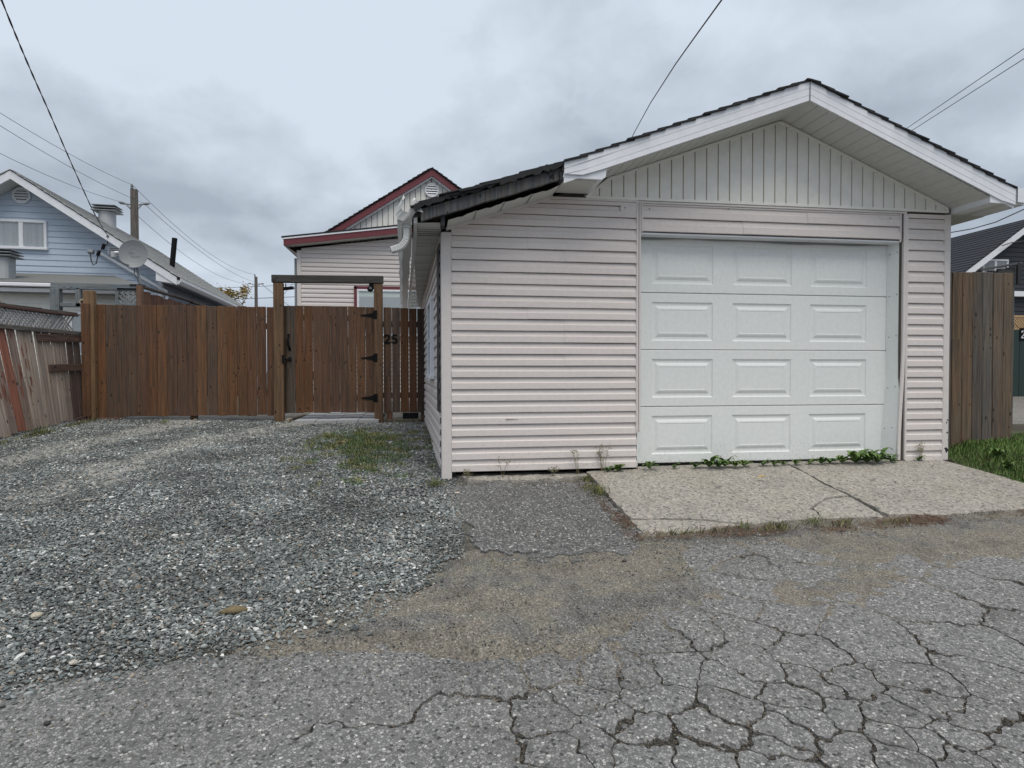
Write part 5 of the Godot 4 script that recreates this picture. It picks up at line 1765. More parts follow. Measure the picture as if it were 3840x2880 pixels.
	pipe("cable", [Vector3(-5.66, 2.86, -7.47), Vector3(-5.66, 2.76, -7.45), Vector3(-5.61, 2.66, -7.46), Vector3(-5.57, 2.55, -7.46)], 0.008, M.wire, d, 5)
	bx("mount_plate", Vector3(-5.62, 2.545, -7.5), Vector3(0.24, 0.02, 0.14), M.black, d, 0.004)
	var fo := SystemFont.new()
	fo.font_names = PackedStringArray(["Droid Sans"])
	for q in [["Bell", 0.0020, 0.045, -0.045], ["ExpressVu", 0.0014, -0.025, 0.03]]:
		var tm := TextMesh.new()
		tm.text = q[0]
		tm.font = fo
		tm.font_size = 24
		tm.pixel_size = q[1]
		tm.depth = 0.002
		var o := put(tm, "lettering", M.grey_metal, d)
		var turn := Basis(Vector3(0, 1, 0), 0.22) * Basis(Vector3.RIGHT, -0.12)
		o.transform = Transform3D(turn, Vector3(-5.655, 3.125, -7.44) + turn * Vector3(q[3], q[2], 0.022))


func right_side():
	var f := thing("wooden_fence", "weathered brown board fence standing in the grass beside the garage", "fence", Vector3.ZERO, 0, "stained board fences")
	var x := 5.015
	var tints := [Color(0.14, 0.112, 0.09), Color(0.15, 0.115, 0.092), Color(0.205, 0.130, 0.077), Color(0.215, 0.135, 0.080), Color(0.14, 0.107, 0.085), Color(0.17, 0.14, 0.112), Color(0.185, 0.132, 0.092), Color(0.19, 0.13, 0.085)]
	for i in 8:
		var w := 0.1175
		board(f, x + w * 0.5, w, 0.06, 1.895 + rng.randf_range(-0.008, 0.008), -0.30 + rng.randf_range(-0.004, 0.004), tints[i], 0.004 + rng.randf_range(-0.003, 0.003), 0.022)
		x += w + rng.randf_range(0.002, 0.006)
	for y in [0.5, 1.5]: bx("rail", Vector3(5.46, y, -0.332), Vector3(0.95, 0.088, 0.038), M.post, f, 0.004, Basis.IDENTITY, Color(0.17, 0.11, 0.07))
	# a grey fence top farther back
	var b := thing("wooden_fence", "dark grey fence end with sloping top rail behind the board fence", "fence", Vector3.ZERO, 0, "stained board fences")
	var rl := geo(Color(0.12, 0.115, 0.11), true)
	bar(rl, Vector3(7.30, 2.235, -2.0), Vector3(7.95, 2.345, -2.0), 0.03, 0.05, 0.004, Vector3(0, 0, 1))
	put(rl.mesh(), "top_rail", M.wood, b)
	for i in 4: board(b, 7.38 + i * 0.145, 0.138, 0.1, 2.215 + i * 0.024, -2.03, jit(Color(0.15, 0.135, 0.125), 0.1))
	bx("bracket", Vector3(7.90, 2.20, -1.985), Vector3(0.05, 0.30, 0.03), M.dark, b, 0.004)
	# green gate with a number and tan lattice above
	var g := thing("gate", "dark green board gate bearing white number 2 under tan lattice", "gate")
	for i in 5: bx("board", Vector3(14.46 + i * 0.17, 0.92, -8.0), Vector3(0.162, 1.96, 0.03), M.green_paint, g, 0.006, Basis.IDENTITY, jit(Color(1, 1, 1), 0.2))
	bx("number_plate", Vector3(14.78, 1.78, -7.978), Vector3(0.50, 0.32, 0.012), M.black, g, 0.003)
	var tm := TextMesh.new()
	tm.text = "2"
	var fo := SystemFont.new()
	fo.font_names = PackedStringArray(["Droid Serif"])
	tm.font = fo
	tm.font_size = 32
	tm.pixel_size = 0.0078
	tm.depth = 0.008
	var num := put(tm, "number", M.white, g)
	num.position = Vector3(14.63, 1.77, -7.968)
	var l := thing("lattice_panel", "tan diagonal lattice panel above the dark green gate", "lattice")
	for lay in 2:
		for k in 20:
			var o := -0.30 + k * 0.075
			var A := Vector3(14.34 + o, 1.92, -8.05 + lay * 0.012); var B := Vector3(14.34 + o + 0.30, 2.22, -8.05 + lay * 0.012)
			if lay == 1:
				var s := A.x
				A.x = B.x
				B.x = s
			if minf(A.x, B.x) < 14.3 or maxf(A.x, B.x) > 15.6: continue
			var q := geo(jit(Color(1, 1, 1), 0.1), true)
			bar(q, A, B, 0.036, 0.008, 0.001, Vector3(0, 0, 1))
			put(q.mesh(), "lattice_slat", M.lattice_tan, l)
	for y in [1.905, 2.235]: bx("frame", Vector3(14.95, y, -8.04), Vector3(1.3, 0.04, 0.03), M.lattice_tan, l, 0.003)


# ---------------------------------------------------------------- poles and lines
func sag_line(called, label, a: Vector3, b: Vector3, drop: float, r: float, group := ""):
	var pts := []
	for i in 25:
		var u := i / 24.0
		pts.append(a.lerp(b, u) - Vector3(0, 4 * drop * u * (1 - u), 0))
	return tag(pipe(called, pts, r * 0.62, M.wire, self, 5), label, "cable", group)


func utility_pole(label, at: Vector3, h: float, r: float, arm: float):
	var t := thing("utility_pole", label, "utility pole", at, 0, "utility poles")
	var g := geo(Color(0.20, 0.165, 0.14), true)
	g.tube([Vector3(0, -0.5, 0), Vector3(0, h * 0.5, 0), Vector3(0, h, 0)], r * 1.3, 12, r)
	put(g.mesh(), "shaft", M.wood, t)
	var ins := geo()
	ins.lathe([Vector2(0, 0), Vector2(0.05, 0), Vector2(0.08, 0.06), Vector2(0.05, 0.10), Vector2(0.08, 0.16), Vector2(0.05, 0.2), Vector2(0.04, 0.26), Vector2(0, 0.27)], 10)
	var top := put(ins.mesh(), "insulator", M.grey_metal, t)
	top.position = Vector3(-0.10, h + 0.02, 0)
	pipe("pin", [Vector3(-0.10, h - 0.25, 0), Vector3(-0.10, h + 0.03, 0)], 0.03, M.grey_metal, t, 6)
	for s in [-1.0, 1.0]:
		pipe("arm", [Vector3(s * r, h - 0.75, 0), Vector3(s * (arm + 0.1), h - 0.68, 0)], 0.035, M.grey_metal, t, 6)
		pipe("arm", [Vector3(s * r, h - 0.95, 0), Vector3(s * (arm - 0.1), h - 0.72, 0)], 0.025, M.grey_metal, t, 6)
		var o := put(ins.mesh(), "insulator", M.grey_metal, t)
		o.transform = Transform3D(Basis(Vector3(0, 0, 1), -s * PI / 2 * 0.9), Vector3(s * arm, h - 0.70, 0))
	return t


func poles_and_lines():
	utility_pole("near wooden utility pole rising behind the blue house roof", Vector3(-14.39, 0.2, -28.0), 9.78, 0.17, 0.46)
	utility_pole("smaller distant utility pole standing left of the gate beam", Vector3(-16.72, 0.2, -60.0), 10.25, 0.15, 0.50)
	var near := Vector3(-12.0, 0.2, 4.0)
	var g := "overhead lines past the blue house"
	sag_line("power_line", "topmost overhead line from upper left down to the near pole", Vector3(-12.1, 10.3, 4.0), Vector3(-14.45, 10.2, -28), 1.10, 0.014, g)
	sag_line("power_line", "middle of the three overhead lines left of the near pole", Vector3(-11.45, 9.5, 4.0), Vector3(-13.95, 9.32, -28), 1.0, 0.014, g)
	sag_line("power_line", "lowest of the three overhead lines left of the near pole", Vector3(-12.5, 9.45, 4.0), Vector3(-14.9, 9.32, -28), 1.35, 0.014, g)
	sag_line("power_line", "topmost line between the near pole and the distant pole", Vector3(-14.45, 10.2, -28), Vector3(-16.8, 10.7, -60), 0.9, 0.018, g)
	sag_line("power_line", "middle line between the near pole and the distant pole", Vector3(-13.95, 9.32, -28), Vector3(-16.2, 9.75, -60), 0.7, 0.018, g)
	sag_line("power_line", "lowest line between the near pole and the distant pole", Vector3(-14.9, 9.32, -28), Vector3(-17.25, 9.75, -60), 1.0, 0.018, g)
	sag_line("power_line", "upper cable crossing the distant pole behind the gate post", Vector3(-32.0, 8.9, -60), Vector3(-4.0, 10.6, -60), 0.35, 0.035, g)
	sag_line("power_line", "thick lower cable crossing the distant pole behind the gate post", Vector3(-32.0, 7.8, -60.2), Vector3(-4.0, 9.2, -60.2), 0.25, 0.05, g)
	sag_line("power_line", "thin stay line slanting down beside the distant pole", Vector3(-12.6, 10.2, -59), Vector3(-17.5, 4.6, -61), 0.0, 0.03, g)
	sag_line("power_line", "line running on past the distant pole behind the gate post", Vector3(-16.2, 9.75, -60), Vector3(-14.3, 6.3, -110), 0.4, 0.035, g)
	# service drop to the blue house: two wires twisted together
	var t := thing("service_cable", "black twisted service cable slung down to the blue house wall", "cable")
	var path := [Vector3(-6.841, 3.789, -9.0), Vector3(-6.259, 3.830, -7.277), Vector3(-5.567, 4.046, -5.228), Vector3(-5.028, 4.259, -3.631), Vector3(-4.633, 4.402, -2.463), Vector3(-4.308, 4.564, -1.5), Vector3(-3.63, 4.95, 0.5), Vector3(-2.8, 5.5, 3.0), Vector3(-1.8, 6.3, 6.0), Vector3(-0.8, 7.4, 16.0)]
	for w in 2:
		var pts := []
		for i in path.size() - 1:
			for k in 14:
				var u := k / 14.0
				var p: Vector3 = path[i].cubic_interpolate(path[i + 1], path[maxi(i - 1, 0)], path[mini(i + 2, path.size() - 1)], u)
				var a := (i * 14 + k) * 0.9 + w * PI
				pts.append(p + Vector3(cos(a) * 0.005, sin(a) * 0.005, 0))
		pipe("strand", pts, 0.0055, M.wire, t, 5)
	pipe("clamp", [Vector3(-6.84, 3.79, -9.0), Vector3(-6.83, 3.72, -9.04)], 0.03, M.grey_metal, t, 8)
	pipe("insulator", [Vector3(-6.93, 3.62, -9.05), Vector3(-6.97, 3.50, -9.05)], 0.035, M.black, t, 8)
	pipe("insulator", [Vector3(-7.03, 3.47, -9.05), Vector3(-7.07, 3.36, -9.05)], 0.035, M.black, t, 8)
	pipe("drip_loop", [Vector3(-6.85, 3.75, -9.02), Vector3(-6.86, 3.62, -9.04), Vector3(-6.94, 3.56, -9.05), Vector3(-7.05, 3.42, -9.05), Vector3(-7.10, 3.20, -9.06), Vector3(-7.16, 3.16, -9.06), Vector3(-7.20, 3.25, -9.06), Vector3(-7.22, 3.42, -9.06)], 0.012, M.wire, t, 5)
	pipe("weather_head", [Vector3(-7.16, 3.44, -9.08), Vector3(-7.26, 3.45, -9.08)], 0.05, M.grey_metal, t, 8)
	var gl := thing("service_cable", "thin black cable rising from behind the garage roof", "cable")
	pipe("strand", [Vector3(4.5, 5.9, -8.8), Vector3(3.927, 5.527, -6.2), Vector3(3.504, 5.218, -4.285), Vector3(3.039, 4.791, -2.182), Vector3(2.761, 4.498, -0.923), Vector3(2.557, 4.278, 0.0), Vector3(2.0, 4.05, 2.2), Vector3(1.2, 4.3, 5.5), Vector3(0.2, 5.4, 10.0), Vector3(-0.8, 7.4, 16.0)], 0.008, M.wire, gl, 6)
	sag_line("power_line", "upper of two thin lines above the garage's far roof slope", Vector3(23.6, 12.5, -25), Vector3(6.04, 7.68, 24.8), 0.0, 0.022, "lines above the garage")
	sag_line("power_line", "lower of two thin lines above the garage's far roof slope", Vector3(23.7, 12.35, -25), Vector3(6.13, 7.02, 24.2), 0.0, 0.022, "lines above the garage")
	tag(pipe("power_line", [Vector3(14.0, 4.86, -13.0), Vector3(14.487, 4.749, -10.0), Vector3(14.577, 4.72, -9.4), Vector3(14.661, 4.755, -8.8), Vector3(14.632, 4.885, -8.0), Vector3(14.6, 5.1, -7.0)], 0.014, M.wire, self, 5), "dark cable sagging between garage eave and the navy roof", "cable")


# ---------------------------------------------------------------- gravel, plants, stones
func multi(called, mesh, mat, xf: Array, cols: Array, parent = self) -> MultiMeshInstance3D:
	var mm := MultiMesh.new()
	mm.transform_format = MultiMesh.TRANSFORM_3D
	mm.use_colors = true
	mm.mesh = mesh
	mm.instance_count = xf.size()
	for i in xf.size():
		mm.set_instance_transform(i, xf[i])
		mm.set_instance_color(i, cols[i])
	var o := MultiMeshInstance3D.new()
	o.name = numbered(parent, called)
	o.multimesh = mm
	o.material_override = mat
	parent.add_child(o, true)
	return o


func rock(seed_: int, detail := 1) -> ArrayMesh:
	var r := RandomNumberGenerator.new()
	r.seed = seed_
	var s := SphereMesh.new()
	s.radius = 0.5
	s.height = 1.0
	s.radial_segments = 6 if detail == 1 else 14
	s.rings = 3 if detail == 1 else 8
	var a := s.get_mesh_arrays()
	var v: PackedVector3Array = a[Mesh.ARRAY_VERTEX]
	var ix: PackedInt32Array = a[Mesh.ARRAY_INDEX]
	var f := FastNoiseLite.new()
	f.seed = seed_
	f.frequency = 1.3
	for i in v.size(): v[i] *= 1.0 + 0.55 * f.get_noise_3dv(v[i])
	var g := geo()
	for i in range(0, ix.size(), 3):
		if detail == 1: g.tri(v[ix[i]], v[ix[i + 2]], v[ix[i + 1]])
		else: g.tri3(v[ix[i]], v[ix[i + 2]], v[ix[i + 1]], v[ix[i]], v[ix[i + 2]], v[ix[i + 1]], Vector2.ZERO, Vector2.ZERO, Vector2.ZERO)
	return g.mesh()


func stone_tone() -> Color:
	var x := rng.randf()
	var k := rng.randf_range(0.75, 1.25)
	if x < 0.34: return Color(0.09, 0.102, 0.102) * k
	if x < 0.70: return Color(0.16, 0.175, 0.173) * k
	if x < 0.90: return Color(0.265, 0.28, 0.272) * k
	if x < 0.95: return Color(0.23, 0.19, 0.15) * k
	return Color(0.52, 0.52, 0.50) * k


func gravel():
	var xf := []
	var cols := []
	var tries := 0
	while xf.size() < 220000 and tries < 700000:
		tries += 1
		var x := rng.randf_range(-5.1, 0.25)
		var z := -4.35 + 7.3 * pow(rng.randf(), 0.72)
		var a := gravel_amount(x, z)
		var t := track_amount(x, z)
		if rng.randf() > a * (1.0 - 0.80 * t): continue
		var patch := 0.5 + nz.get_noise_2d(x * 1.1 + 31, z * 1.1)
		var s := (0.0055 + 0.0155 * pow(rng.randf(), 1.5)) * (0.85 + 0.45 * clampf(patch, 0, 1))
		if rng.randf() < 0.02: s *= 1.6
		var b := Basis.from_euler(Vector3(rng.randf_range(-0.5, 0.5), rng.randf() * TAU, rng.randf_range(-0.5, 0.5))).scaled_local(Vector3(s * rng.randf_range(1.0, 1.7), s * rng.randf_range(0.30, 0.60), s * rng.randf_range(0.65, 1.0)))
		xf.append(Transform3D(b, Vector3(x, H(x, z) + rng.randf_range(-0.004, 0.008) + 0.004 * a, z)))
		var damp := 1.0 + 0.55 * nz.get_noise_2d(x * 0.9 + 60, z * 1.6) + 0.12 * t
		cols.append(stone_tone() * damp * 1.12)
	tag(multi("gravel", rock(4), M.stone, xf, cols), "loose grey crushed stone covering the driveway", "gravel", "", "stuff")
	# stray chips on the sand, the tarmac and the lane
	xf = []
	cols = []
	for i in 90000:
		var x := rng.randf_range(-2.2, 4.8)
		var z := rng.randf_range(0.15, 3.3)
		if x > 1.28 and z < 1.36 and rng.randf() < 0.985: continue
		if x < 0.0 and z < 1.0: continue
		var deep := z - lane_edge(x)
		var w := nz.get_noise_2d(x * 2.2 + 70, z * 2.2)
		if deep > 0 and rng.randf() > 0.85 * sst(0.55, -0.05, deep + w * 0.5) + 0.02: continue
		if w < -0.05 and rng.randf() < 0.6: continue
		var s := 0.0022 + 0.0085 * pow(rng.randf(), 2.6)
		var b := Basis.from_euler(Vector3(rng.randf_range(-0.4, 0.4), rng.randf() * TAU, 0)).scaled_local(Vector3(s * 1.3, s * 0.7, s))
		var up := 0.003
		if x < 1.28 and x > -0.02 and z < 1.6 and z > 0.3: up = 0.014
		elif deep < 0: up = 0.006
		xf.append(Transform3D(b, Vector3(x, H(x, z) + up + s * 0.1, z)))
		var r := rng.randf()
		cols.append(Color(0.21, 0.185, 0.148) * rng.randf_range(0.7, 1.3) if r < 0.45 else (stone_tone() if r < 0.85 else Color(0.06, 0.057, 0.053)))
	for i in 16000:   # crumbs and dirt caught in the cracks
		var p: Vector2 = crack_points[rng.randi() % crack_points.size()] + Vector2(rng.randf_range(-0.008, 0.008), rng.randf_range(-0.008, 0.008))
		var s := 0.002 + 0.006 * pow(rng.randf(), 2.0)
		xf.append(Transform3D(Basis.from_euler(Vector3(rng.randf_range(-0.6, 0.6), rng.randf() * TAU, 0)).scaled_local(Vector3(s * 1.3, s * 0.8, s)), Vector3(p.x, H(p.x, p.y) + rng.randf_range(-0.014, -0.005), p.y)))
		cols.append((Color(0.13, 0.105, 0.078) if rng.randf() < 0.6 else Color(0.07, 0.066, 0.062)) * rng.randf_range(0.6, 1.5))
	tag(multi("loose_chips", rock(6), M.stone, xf, cols), "small stone chips strewn over sand and broken asphalt", "stone chips", "", "stuff")


func blade() -> ArrayMesh:
	var g := geo()
	var n := Vector3(0, 0.5, 0.85).normalized()
	var rows := [[0.0, 0.0, 0.055], [0.45, 0.05, 0.05], [0.8, 0.18, 0.03]]
	for i in 2:
		var a: Array = rows[i]; var b: Array = rows[i + 1]
		var A := Vector3(-a[2], a[0], a[1]); var B := Vector3(a[2], a[0], a[1]); var C := Vector3(b[2], b[0], b[1]); var D := Vector3(-b[2], b[0], b[1])
		g.tri3(A, B, C, n, n, n, Vector2.ZERO, Vector2.ZERO, Vector2.ZERO)
		g.tri3(A, C, D, n, n, n, Vector2.ZERO, Vector2.ZERO, Vector2.ZERO)
	g.tri3(Vector3(-0.03, 0.8, 0.18), Vector3(0.03, 0.8, 0.18), Vector3(0, 0.98, 0.36), n, n, n, Vector2.ZERO, Vector2.ZERO, Vector2.ZERO)
	return g.mesh()


func lawn_height(x: float, z: float) -> float:
	var far := 0.115 - 0.17 * sst(0.0, 1.6, z) + 0.02 * (x - 5.0)
	var near := -0.004 - 0.13 * clampf(z, -0.1, 1.5)
	return lerpf(near, far, sst(4.95, 5.5, x)) + nz.get_noise_2d(x * 1.4, z * 1.4) * 0.012


func green_tone(k: float) -> Color:
	var c := Color(0.075, 0.17, 0.035).lerp(Color(0.17, 0.27, 0.06), rng.randf())
	if rng.randf() < 0.07: c = Color(0.24, 0.21, 0.10)
	return Color(c.r * k, c.g * k, c.b * k)


func greenery():
	var bl := blade()
	var xf := []
	var cols := []
	var edge := func(z): return 4.93 + 0.03 * sin(z * 5.0) + (0.03 if z < 0.1 else 0.0)
	# lawn soil
	var lf := func(x, z): return minf(x - edge.call(z) + nfine.get_noise_2d(x, z) * 0.02, minf(z + 1.1, 1.85 - z + nz.get_noise_2d(x * 2, z * 2) * 0.1))
	tag(put(field_sheet(Rect2(4.8, -1.15, 4.2, 3.1), 0.05, lf, func(x, z): return lawn_height(x, z) - 0.012, 0.15, func(_x, _z): return jit(Color(0.11, 0.13, 0.055), 0.2)).mesh(), "lawn_soil", M.bed), "", "", "", "structure")
	while xf.size() < 48000:
		var x := rng.randf_range(4.90, 8.6)
		var z := rng.randf_range(-0.6, 1.6)
		if x - edge.call(z) < rng.randf_range(-0.03, 0.02): continue
		if x > 6.6 and rng.randf() < 0.5: continue
		var h := rng.randf_range(0.022, 0.060) * (1.0 + 0.5 * nz.get_noise_2d(x * 2, z * 2))
		var b := Basis.from_euler(Vector3(rng.randf_range(-0.5, 0.5), rng.randf() * TAU, rng.randf_range(-0.5, 0.5))).scaled_local(Vector3(h * 0.8, h, h))
		xf.append(Transform3D(b, Vector3(x, lawn_height(x, z) - 0.008, z)))
		cols.append(green_tone(0.95 + 0.4 * nz.get_noise_2d(x * 1.1, z * 1.1)))
	tag(multi("lawn_grass", bl, M.leaf, xf, cols), "green grass beside the concrete slab and the board fence", "grass", "", "stuff")
	# sparse turf in the gravel, olive and thin
	xf = []
	cols = []
	var turf := PackedVector2Array([Vector2(-1.44, -2.54), Vector2(-1.04, -3.0), Vector2(-0.36, -2.6), Vector2(-0.30, -1.4), Vector2(-0.50, -0.45), Vector2(-0.78, -0.08), Vector2(-1.12, -0.9)])
	var tr := 0
	while xf.size() < 14000 and tr < 160000:
		tr += 1
		var x := rng.randf_range(-2.1, -0.05)
		var z := rng.randf_range(-3.6, 0.7)
		var d := inside(turf, Vector2(x, z)) + nz.get_noise_2d(x * 2.6, z * 2.6) * 0.75
		if rng.randf() > sst(-0.22, 0.45, d) * 0.9: continue
		var h := rng.randf_range(0.02, 0.055)
		var b := Basis.from_euler(Vector3(rng.randf_range(-0.9, 0.9), rng.randf() * TAU, rng.randf_range(-0.9, 0.9))).scaled_local(Vector3(h * 0.9, h, h))
		xf.append(Transform3D(b, Vector3(x, H(x, z) + 0.004, z)))
		var o := sst(-0.2, 0.4, nz.get_noise_2d(x * 3 + 9, z * 3))
		cols.append(Color(0.11, 0.165, 0.06).lerp(Color(0.21, 0.20, 0.06), o) * rng.randf_range(0.7, 1.35))
	# along the side wall and the fence feet
	for q in [[-0.02, -3.6, -0.16, -0.15, 900], [-4.82, -4.2, -4.70, -1.6, 1500], [-0.9, -4.30, -0.2, -4.1, 250], [1.13, 0.12, 1.29, 0.62, 900], [1.30, 1.39, 3.3, 1.44, 450], [2.2, 1.32, 2.9, 1.40, 350]]:
		for i in q[4]:
			var x := rng.randf_range(minf(q[0], q[2]), maxf(q[0], q[2]))
			var z := rng.randf_range(q[1], q[3])
			if nz.get_noise_2d(x * 3 + 5, z * 3) < rng.randf_range(-0.15, 0.35): continue
			var h := rng.randf_range(0.02, 0.06)
			var b := Basis.from_euler(Vector3(rng.randf_range(-0.7, 0.7), rng.randf() * TAU, rng.randf_range(-0.7, 0.7))).scaled_local(Vector3(h, h, h))
			xf.append(Transform3D(b, Vector3(x, H(x, z) + 0.006, z)))
			cols.append(Color(0.10, 0.13, 0.045).lerp(Color(0.20, 0.17, 0.07), rng.randf()))
	tag(multi("sparse_turf", bl, M.leaf, xf, cols), "thin olive turf and tufts growing through the gravel", "grass", "", "stuff")
	# dead brown litter along the slab edges and the gate post
	xf = []
	cols = []
	for q in [[1.17, 0.35, 1.30, 1.48, 2200], [1.32, 1.30, 3.6, 1.50, 5200], [3.3, 1.30, 4.9, 1.46, 2200], [-1.2, -4.25, -0.7, -3.9, 420], [-0.12, -0.9, 0.02, 0.25, 500], [0.08, 0.1, 1.25, 0.2, 260]]:
		for i in q[4]:
			var x := rng.randf_range(q[0], q[2])
			var z := rng.randf_range(q[1], q[3])
			if nz.get_noise_2d(x * 2.3, z * 2.3 + 4) < rng.randf_range(-0.25, 0.3): continue
			var h := rng.randf_range(0.010, 0.034)
			var b := Basis.from_euler(Vector3(PI / 2 + rng.randf_range(-0.5, 0.3), rng.randf() * TAU, rng.randf_range(-0.6, 0.6)), EULER_ORDER_YXZ).scaled_local(Vector3(h * 1.2, h, h))
			xf.append(Transform3D(b, Vector3(x, H(x, z) + rng.randf_range(0.004, 0.016), z)))
			cols.append(Color(0.20, 0.085, 0.045).lerp(Color(0.26, 0.16, 0.085), rng.randf()) * rng.randf_range(0.6, 1.2))
	tag(multi("leaf_litter", bl, M.leaf, xf, cols), "rust brown dead litter along the concrete slab edges", "litter", "", "stuff")
	# leafy weeds along the foot of the door
	for w in [[1.86, 0.035, 0.085, 6, "small leafy weed at the door's corner by the siding"], [2.30, 0.03, 0.075, 8, "low leafy weed under the door's first panel column"], [2.44, 0.025, 0.11, 12, "bushy weed between the first and second panel columns"], [2.60, 0.02, 0.10, 12, "full round weed under the door's second panel column"], [2.78, 0.03, 0.075, 9, "low weed beside the full round weed"], [2.98, 0.02, 0.07, 8, "flat weed under the middle of the door"], [3.18, 0.02, 0.055, 7, "small flat weed above the slab joint"], [3.45, 0.02, 0.065, 9, "pale weed under the door's third panel column"], [3.66, 0.02, 0.085, 11, "weed under the edge of the third panel column"], [3.92, 0.03, 0.15, 16, "large dark dandelion clump by the dented jamb"], [4.13, 0.06, 0.13, 14, "spreading dandelion leaves at the jamb's foot"], [4.60, 0.03, 0.06, 10, "low weed under the narrow siding strip"], [2.10, 0.02, 0.05, 8, "tiny weed midway along the door's first panel column"], [2.52, 0.05, 0.09, 11, "leafy weed crowding the bushy one by the door"], [2.69, 0.045, 0.085, 11, "leafy weed right of the full round one"], [3.08, 0.03, 0.06, 9, "small weed just before the slab joint"], [3.30, 0.03, 0.06, 9, "small weed just past the slab joint"], [3.56, 0.035, 0.075, 10, "leafy weed under the third panel column's middle"], [3.78, 0.03, 0.09, 11, "leafy weed next to the large dandelion clump"], [4.03, 0.05, 0.14, 14, "dandelion clump in front of the jamb"], [4.30, 0.03, 0.08, 10, "weed where the jamb meets the narrow siding"]]:
		weed(Vector3(w[0], -0.03 + 0.006 * (w[0] - 1.3), w[1]), w[2], w[3], w[4], "leafy weeds along the garage foot")
	weed(Vector3(1.56, -0.035, 0.04), 0.075, 8, "leafy weed by the tall flowering stalk", "leafy weeds along the garage foot")
	weed(Vector3(1.46, -0.035, 0.04), 0.06, 7, "leafy rosette under the tall flowering stalk", "leafy weeds along the garage foot")
	for w in [[5.25, 0.22, 0.10, 9, "broad plantain leaves in the grass before the fence"], [5.12, 0.45, 0.09, 8, "plantain rosette in the grass near the slab"]]:
		weed(Vector3(w[0], lawn_height(w[0], w[1]), w[1]), w[2], w[3], w[4], "plantains in the grass")
	# stalky weeds before the siding
	for w in [[0.505, -0.06, 0.055, 0.20, 2, "thin bare weed stalk before the wide siding"], [1.185, -0.045, 0.05, 0.22, 3, "branched dry weed stalk beside the slab corner"], [1.42, -0.04, 0.04, 0.27, 6, "tall flowering weed stalk beside the door"], [4.62, -0.01, 0.03, 0.17, 4, "fine grass stalks before the narrow siding strip"], [0.20, -0.075, 0.06, 0.09, 4, "short dry tuft beside the corner post"], [0.95, -0.06, 0.06, 0.08, 4, "short dry tuft under the siding's middle"]]:
		stalk(Vector3(w[0], w[1], w[2]), w[3], w[4], w[5])
	for w in [[-0.08, 0.20, 0.07, 60, "dark grass tuft on the gravel by the corner post"], [-1.32, -2.45, 0.055, 60, "bright green tuft at the turf's far corner"], [-0.98, -2.9, 0.05, 40, "green tuft at the turf's back edge"], [-0.62, -0.35, 0.05, 50, "dark tuft at the near tip of the turf"], [-1.25, -1.75, 0.045, 30, "brownish tuft just outside the turf"], [-3.75, -3.85, 0.06, 50, "green tuft on the gravel before the board fence"], [-4.72, -2.75, 0.10, 60, "leafy tuft at the old fence's foot"], [1.24, 0.55, 0.075, 90, "yellowing tuft along the slab's near corner"], [2.05, 1.36, 0.06, 50, "small grass tuft at the slab's front edge"], [2.62, 1.33, 0.055, 60, "yellow green tuft at the slab's front edge by the joint"], [0.24, 1.72, 0.02, 20, "tiny moss tuft on the sand"]]:
		tuft(Vector3(w[0], H(w[0], w[1]), w[1]), w[2], w[3], w[4])
	# distant tree with yellow leaves
	var t := thing("tree", "far yellow leaved tree peeking over the fence beside the blue house", "tree", Vector3(-13.05, 0.55, -40.0))
	var tk := geo(Color(0.12, 0.10, 0.08), true)
	tk.tube([Vector3(0, 0, 0), Vector3(0.05, 2.4, 0), Vector3(0, 4.6, 0.05)], 0.16, 8, 0.05)
	for i in 6:
		var a := i * 1.1
		tk.tube([Vector3(0.03, 2.6 + i * 0.3, 0), Vector3(cos(a) * 0.6, 3.6 + i * 0.32, sin(a) * 0.6), Vector3(cos(a) * 0.95, 4.3 + i * 0.32, sin(a) * 0.9)], 0.05, 5, 0.012)
	put(tk.mesh(), "trunk", M.wood, t)
	var cr := geo()
	var clumps := []
	for i in 20: clumps.append(Vector3(rng.randf_range(-0.9, 0.8), rng.randf_range(3.2, 6.1), rng.randf_range(-0.8, 0.8)))
	for i in 2600:
		var c: Vector3 = clumps[rng.randi() % clumps.size()] + Vector3(rng.randfn(0, 0.20), rng.randfn(0, 0.17), rng.randfn(0, 0.2))
		cr.col = Color(0.34, 0.20, 0.035).lerp(Color(0.16, 0.15, 0.035), rng.randf()) * rng.randf_range(0.7, 1.2)
		var bs := Basis.from_euler(Vector3(rng.randf() * TAU, rng.randf() * TAU, 0)) * 0.085
		cr.quad(c + bs * Vector3(-1, 0, 0), c + bs * Vector3(0, -0.6, 0), c + bs * Vector3(1, 0, 0), c + bs * Vector3(0, 0.6, 0))
	put(cr.mesh(), "crown", M.leaf, t)


func leaf_strip(g: Geo, root: Vector3, dir: Vector3, l: float, w: float, rise: float, tone: Color, lobes := 3.0):
	g.col = tone
	var s := dir.cross(Vector3.UP).normalized()
	var prev := []
	var n := 8
	for i in n + 1:
		var u := float(i) / n
		var c := root + dir * l * u + Vector3.UP * (rise * sin(u * 2.3) * l)
		var wid: float = w * sin(pow(u, 0.75) * PI * 0.97 + 0.05) * (1.0 + 0.30 * sin(u * lobes * TAU))
		var row := [c - s * wid + Vector3.UP * wid * 0.25, c, c + s * wid + Vector3.UP * wid * 0.25]
		if i > 0:
			for k in 2: g.quad(prev[k], row[k], row[k + 1], prev[k + 1])
		prev = row


